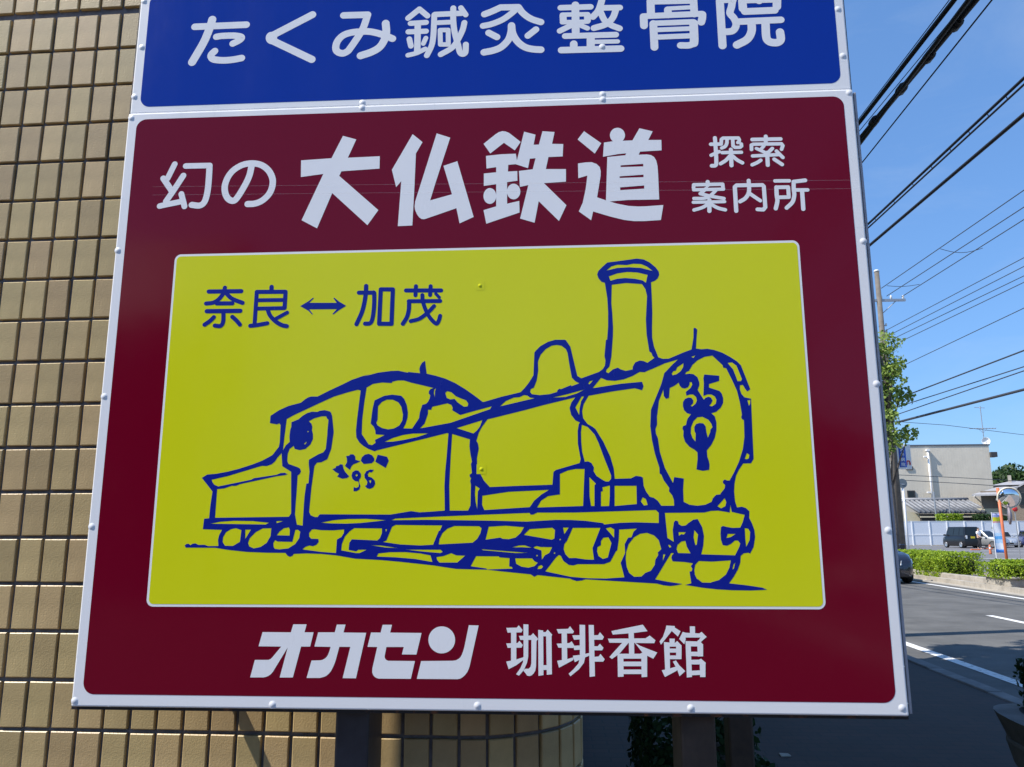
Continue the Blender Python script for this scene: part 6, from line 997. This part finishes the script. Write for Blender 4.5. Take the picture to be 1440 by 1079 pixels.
MB().hull([Vector((r0.x - .5, .9, 0)), Vector((e0.x + .28, .9, 0)), Vector((e0.x + .28, 3.6, 0)), Vector((r0.x - .5, 3.6, 0))], [Vector((r0.x - .5, .9, ez + .5)), Vector((e0.x + .28, .9, ez)), Vector((e0.x + .28, 3.6, ez)), Vector((r0.x - .5, 3.6, ez + .5))]).build('side_wall', M_cream, shd)
MB().box(e0.x, e1.x, .02, .12, ez - .42, ez - .27).build('eaves_board', M_cream, shd)
MB().tube([(ls(1312, 700)[0], -.3, 0), (ls(1312, 700)[0], -.3, ls(1310, 692)[1])], 0.09, 8).build('stay_post', M_steel, shd)
MB().tube([(ls(1332, 700)[0], -.3, 0), (ls(1332, 700)[0], -.3, ls(1331, 702)[1])], 0.06, 8).build('stay_post', M_steel, shd)
# house on the right
PH_ = at(1400, 740, 87.0); PH_.z = 0; lh, rzh = facing(PH_)
ho = thing('brown_house', 'house with brown upper wall, cream lower wall and grey sloping roof', 'house', PH_, rzh)
hx0, hx1 = lh(1381, 715)[0], lh(1520, 715)[0]
zm, zt0 = lh(1381, 715)[1], lh(1381, 697)[1]
MB().box(hx0 - .6, hx1, .6, 9, 0, zm - .002).build('lower_wall', M_cream, ho)
MB().box(hx0, hx1, .55, 9, zm, zt0 + .5).build('upper_wall', M_brownwall, ho)
ea, eb = v3(lh(1367, 698), -.6), v3(lh(1410, 696), -.6); ed, ec = v3(lh(1402, 684.5), 4.5), v3(lh(1470, 681), 4.5)
eb = Vector((hx1, -.6, ea.z)); 
MB().hull([ea, eb, ec, ed], [p + Vector((0, 0, .16)) for p in (ea, eb, ec, ed)]).build('roof', M_slate, ho)
gp = [lh(1411, 700), lh(1466, 668), lh(1521, 700)]
MB().hull([v3(gp[0], -1.6), v3(gp[2], -1.6), v3(gp[1], -1.6)], [v3(gp[0], 5), v3(gp[2], 5), v3(gp[1], 5)]).build('gable', M_brownwall, ho)
ga_, gb_ = Vector((gp[0][0] - .7, -2.0, gp[0][1] - .35)), Vector((gp[1][0], -2.0, gp[1][1] + .05))
MB().hull([ga_, ga_ + Vector((0, 7, 0)), gb_ + Vector((0, 7, 0)), gb_], [v + Vector((0, 0, .18)) for v in (ga_, ga_ + Vector((0, 7, 0)), gb_ + Vector((0, 7, 0)), gb_)]).build('roof', M_slate, ho)
MB().box(gp[0][0] + .2, gp[2][0] - .2, -1.58, .5, 0, gp[0][1] - .01).build('porch_wall', M_brownwall, ho)
wx0, wx1 = lh(1431, 700)[0], lh(1462, 700)[0]
wdw = MB().box(wx0, wx1, -1.75, -1.61, gp[0][1] - .9, gp[0][1] + .5).build('window', M_frame, ho)
MB().box(wx0 + .12, wx1 - .12, -1.78, -1.751, gp[0][1] - .78, gp[0][1] + .38).build('pane', M_glass, wdw)
MB().tube([ea + Vector((.2, 0, 0)), Vector((hx0 - .05, .5, zt0 - .7))], 0.06, 6).build('rain_pipe', M_steel, ho)
# neighbour roof behind
PN = at(1425, 740, 106.0); PN.z = 0; ln_, rzn = facing(PN)
nh = thing('grey_roofed_house', 'grey roofed house peeping out beside the beige building', 'house', PN, rzn)
nx0, nx1, nz0, nz1 = ln_(1400, 676)[0], ln_(1500, 676)[0], ln_(1400, 683)[1], ln_(1420, 674.5)[1]
MB().box(nx0, nx1, 0, 8, 0, nz0).build('wall', M_brownwall, nh)
MB().hull([Vector((nx0 - .6, -.6, nz0)), Vector((nx1, -.6, nz0)), Vector((nx1, 8.6, nz0)), Vector((nx0 - .6, 8.6, nz0))], [Vector((nx0 + 1.6, 4, nz1)), Vector((nx1 - 2, 4, nz1)), Vector((nx1 - 2, 4.2, nz1)), Vector((nx0 + 1.6, 4.2, nz1))]).build('roof', M_slate, nh)
cx0 = ln_(1417, 672)[0]; MB().box(cx0, cx0 + .4, 2.5, 2.9, nz0, ln_(1417, 667)[1]).build('chimney', M_conc, nh)
# trees
for i, (px, py, Y, r, dz) in enumerate(((1402, 668, 135, 3.6, 0), (1418, 652, 140, 4.4, 1), (1437, 660, 138, 4.2, 0), (1455, 664, 136, 4.5, 0), (1408, 662, 150, 4.5, 0))):
    p = at(px, py, Y)
    tree('evergreen_tree', 'dark green leafy tree on the rise beyond the grey roofed house', (p.x, Y, 0), p.z - r * .1, max(2, p.z - r * 1.8), r, 16, 2600, 0.55, M_leafd, 'trees beyond the houses', 0.35, False, 40 + i)
for i, (px, Y, w, h) in enumerate(((1333, 81.5, 2.0, 3.2), (1384, 81.0, 2.4, 3.0))):
    pass
for i, (px, py, Y, hw, hh_) in enumerate(((1331, 731, 85.6, 1.1, .55), (1388, 731, 85.4, 1.5, .5))):
    p = at(px, py, Y)
    s = thing('garden_shrub', ('clipped round garden shrub rising above the fence before the tiled shed', 'broad green garden shrub rising above the fence beside the brown house')[i], 'bush', (p.x, Y - .6, 0))
    link('foliage', bush_mesh('foliage', [((0, 0, p.z), (hw, .7, hh_)), ((0, 0, p.z - .6), (hw * .8, .7, .6))], 3600, 0.17), M_leafh if i == 0 else M_leafd, s)
    MB().tube([(0, 0, -.02), (0, 0, p.z)], 0.1, 6).build('stem', M_bark, s)

# ------------------------------------------------------------------ mirror, banner, bollard
q = at(1418.4, 700.3, 22.6); bx_ = at(1419.5, 792, 22.6)
cm = thing('traffic_mirror', 'round convex traffic mirror on an orange pole beside the rounded bush', 'mirror', (bx_.x - .02, 22.6, 0.1))
MB().tube([(0.0, .06, -.05), (-.03, .06, q.z + .18)], 0.038, 12).build('pole', M_orange, cm, smooth=True)
cx_ = q.x - (bx_.x - .02); cz_ = q.z - .1
def disc(mb, prof, c, tilt, n=32, sy=1.0):
    b = len(mb.v)
    for r_, y_ in prof:
        for k in range(n):
            v = tilt @ Vector((r_ * math.cos(2 * math.pi * k / n), y_, r_ * sy * math.sin(2 * math.pi * k / n))); mb.v.append(tuple(v + c))
    for i in range(len(prof) - 1):
        for k in range(n): mb.f.append((b + i * n + k, b + i * n + (k + 1) % n, b + (i + 1) * n + (k + 1) % n, b + (i + 1) * n + k))
    mb.f.append(tuple(b + k for k in range(n - 1, -1, -1))); mb.f.append(tuple(b + (len(prof) - 1) * n + k for k in range(n)))
tl = Matrix.Rotation(math.radians(-14), 3, 'Z') @ Matrix.Rotation(math.radians(12), 3, 'X')
mb = MB(); disc(mb, [(.262, -.005), (.255, -.022), (.22, -.045), (.15, -.072), (.07, -.086), (.01, -.089)], Vector((cx_, -.02, cz_)), tl); mb.build('mirror_face', M_mirror, cm, smooth=True)
mb = MB(); disc(mb, [(.25, .035), (.295, .03), (.302, .0), (.295, -.022), (.272, -.024), (.264, -.004)], Vector((cx_, -.02, cz_)), tl); mb.build('mirror_rim', mat('cream_rim', (0.72, 0.66, 0.52), 0.45), cm, smooth=True)
MB().tube([(-.03, .06, cz_ + .1), (cx_, .03, cz_ + .05)], 0.02, 6).tube([(-.03, .06, cz_ - .1), (cx_, .03, cz_ - .08)], 0.02, 6).build('bracket', M_steel, cm)
q = at(1420.8, 725.5, 22.6); t2 = Matrix.Rotation(math.radians(66), 3, 'Z')
mb = MB(); disc(mb, [(.20, .03), (.235, .02), (.24, 0), (.23, -.02), (.1, -.06)], Vector((q.x - (bx_.x - .02), .05, q.z - .1)), t2); mb.build('second_mirror', mat('mauve_grey', (0.26, 0.22, 0.24), 0.5), cm, smooth=True)
MB().tube([(-.02, .06, q.z - .05), (q.x - bx_.x, .05, q.z - .1)], 0.018, 6).build('bracket', M_steel, cm)
q = at(1427.5, 716, 24)
rl_ = thing('red_lantern', 'small red round sign beside the traffic mirror', 'sign', (q.x, 24.0, 0.1))
mb = MB(); disc(mb, [(.06, .03), (.075, .01), (.075, -.01), (.05, -.03)], Vector((0, 0, q.z - .1)), Matrix.Identity(3), 18); mb.build('disc', M_red, rl_, smooth=True)
MB().tube([(0, .03, -.03), (0, .03, q.z - .1)], 0.015, 6).build('post', M_steel, rl_)
# banner
q0, q1 = at(1400.5, 778, 36), at(1412, 723, 36)
bn = thing('banner_flag', 'tall narrow banner flag striped yellow, white and blue at the car park edge', 'banner', (q0.x, 36, 0.02))
bh, bwid = q1.z - q0.z, 0.40
mb = MB(); nxx, nzz_ = 6, 24
for iz in range(nzz_ + 1):
    for ix in range(nxx + 1):
        u, v = ix / nxx, iz / nzz_
        mb.v.append((bwid * u + .02 * math.sin(v * 7), .05 * math.sin(u * 4 + v * 5) * u, q0.z + bh * v))
for iz in range(nzz_):
    for ix in range(nxx):
        a = iz * (nxx + 1) + ix; mb.f.append((a, a + 1, a + nxx + 2, a + nxx + 1))
bm_ = bpy.data.materials.new('banner_print'); bm_.use_nodes = True
N, K = bm_.node_tree.nodes, bm_.node_tree.links
t = N.new('ShaderNodeTexCoord'); sx = N.new('ShaderNodeSeparateXYZ'); K.new(t.outputs['Generated'], sx.inputs[0])
nz2 = N.new('ShaderNodeTexNoise'); nz2.inputs['Scale'].default_value = 5; nz2.inputs['Distortion'].default_value = 1.5; K.new(t.outputs['Generated'], nz2.inputs['Vector'])
ad = N.new('ShaderNodeMath'); ad.operation = 'MULTIPLY_ADD'; ad.inputs[1].default_value = 0.08; ad.inputs[2].default_value = -0.04; K.new(nz2.outputs['Fac'], ad.inputs[0])
ad2 = N.new('ShaderNodeMath'); K.new(sx.outputs[2], ad2.inputs[0]); K.new(ad.outputs[0], ad2.inputs[1])
rr = N.new('ShaderNodeValToRGB'); rr.color_ramp.interpolation = 'CONSTANT'
cr = rr.color_ramp
stops = [(0.0, (.05, .25, .75)), (.08, (.75, .82, .9)), (.24, (.45, .65, .85)), (.34, (.12, .42, .8)), (.42, (.5, .7, .88)), (.50, (.78, .8, .84)), (.76, (.75, .35, .38)), (.80, (.70, .66, .02)), (.91, (.42, .45, .72))]
cr.elements[0].position, cr.elements[0].color = stops[0][0], (*stops[0][1], 1); cr.elements[1].position, cr.elements[1].color = stops[1][0], (*stops[1][1], 1)
for s_, c_ in stops[2:]:
    e = cr.elements.new(s_); e.color = (*c_, 1)
K.new(ad2.outputs[0], rr.inputs['Fac']); K.new(rr.outputs['Color'], N['Principled BSDF'].inputs['Base Color']); N['Principled BSDF'].inputs['Roughness'].default_value = 0.8
fo = mb.build('cloth', bm_, bn, smooth=True); so = fo.modifiers.new('solid', 'SOLIDIFY'); so.thickness = 0.004
MB().tube([(0, 0, -.02), (.0, 0, q0.z + bh + .06)], 0.014, 8).build('pole', M_whitemetal, bn)
MB().tube([(0, 0, q0.z + bh + .03), (bwid, 0, q0.z + bh + .03)], 0.01, 6).build('top_rod', M_whitemetal, bn)
MB().lathe([(.2, 0), (.2, .08), (.05, .14)], n=14).build('base', M_whitemetal, bn, smooth=True)
q = ground_at(1393.2, 780)
bo = thing('orange_bollard', 'short orange bollard at the edge of the car park', 'bollard', (q.x, q.y, .02))
MB().lathe([(.09, -.02), (.08, .1), (.065, .3), (.06, .55), (.03, .6)], n=14).build('post', M_orange, bo, smooth=True)
MB().lathe([(.0655, .34), (.0635, .44)], n=14).build('white_band', M_platew, bo)
for k, (px, py) in enumerate(((1372, 774.4), (1390, 773))):
    q = ground_at(px, py)
    o = MB().box(q.x - .35, q.x + .35, q.y - .08, q.y + .08, .015, .12).build('wheel_stop', M_orange, None, bevel=0.03); tag(o, 'low orange wheel stop on the car park asphalt', 'wheel stop', 'wheel stops')

# ------------------------------------------------------------------ across the open ground: mirrored in the glossy sign
hb = thing('gabled_house', 'brown two storey house facing the signboard across the open ground', 'house', (-19, -16, 0.0))
MB().box(-9, 9.0, -6, 0, 0, 7.0).build('wall', M_brownwall, hb)
MB().hull([Vector((-9.8, -6.8, 6.95)), Vector((9.8, -6.8, 6.95)), Vector((9.8, .8, 6.95)), Vector((-9.8, .8, 6.95))], [Vector((-9.6, -3, 10.4)), Vector((9.4, -3, 10.4)), Vector((9.4, -2.9, 10.4)), Vector((-9.6, -2.9, 10.4))]).build('roof', M_kawara, hb)
for x in (-6, -2, 2, 6):
    for z in (1.0, 4.2):
        w = MB().box(x - .9, x + .9, -.02, .06, z, z + 1.6).build('window', M_frame, hb); MB().box(x - .8, x + .8, .061, .075, z + .1, z + 1.5).build('pane', M_glass, w)
for i in range(9):
    tree('roadside_tree', 'dark leafy tree in the row facing the signboard across the open ground', (-8.5 + 4.6 * i + R.uniform(-.6, .6), -15 + R.uniform(-1, 1), 0), R.uniform(4.4, 5.6), 1.0, 2.6, 16, 1500, 0.34, M_leafd, 'trees facing the signboard', 0.2, False, 80 + i)
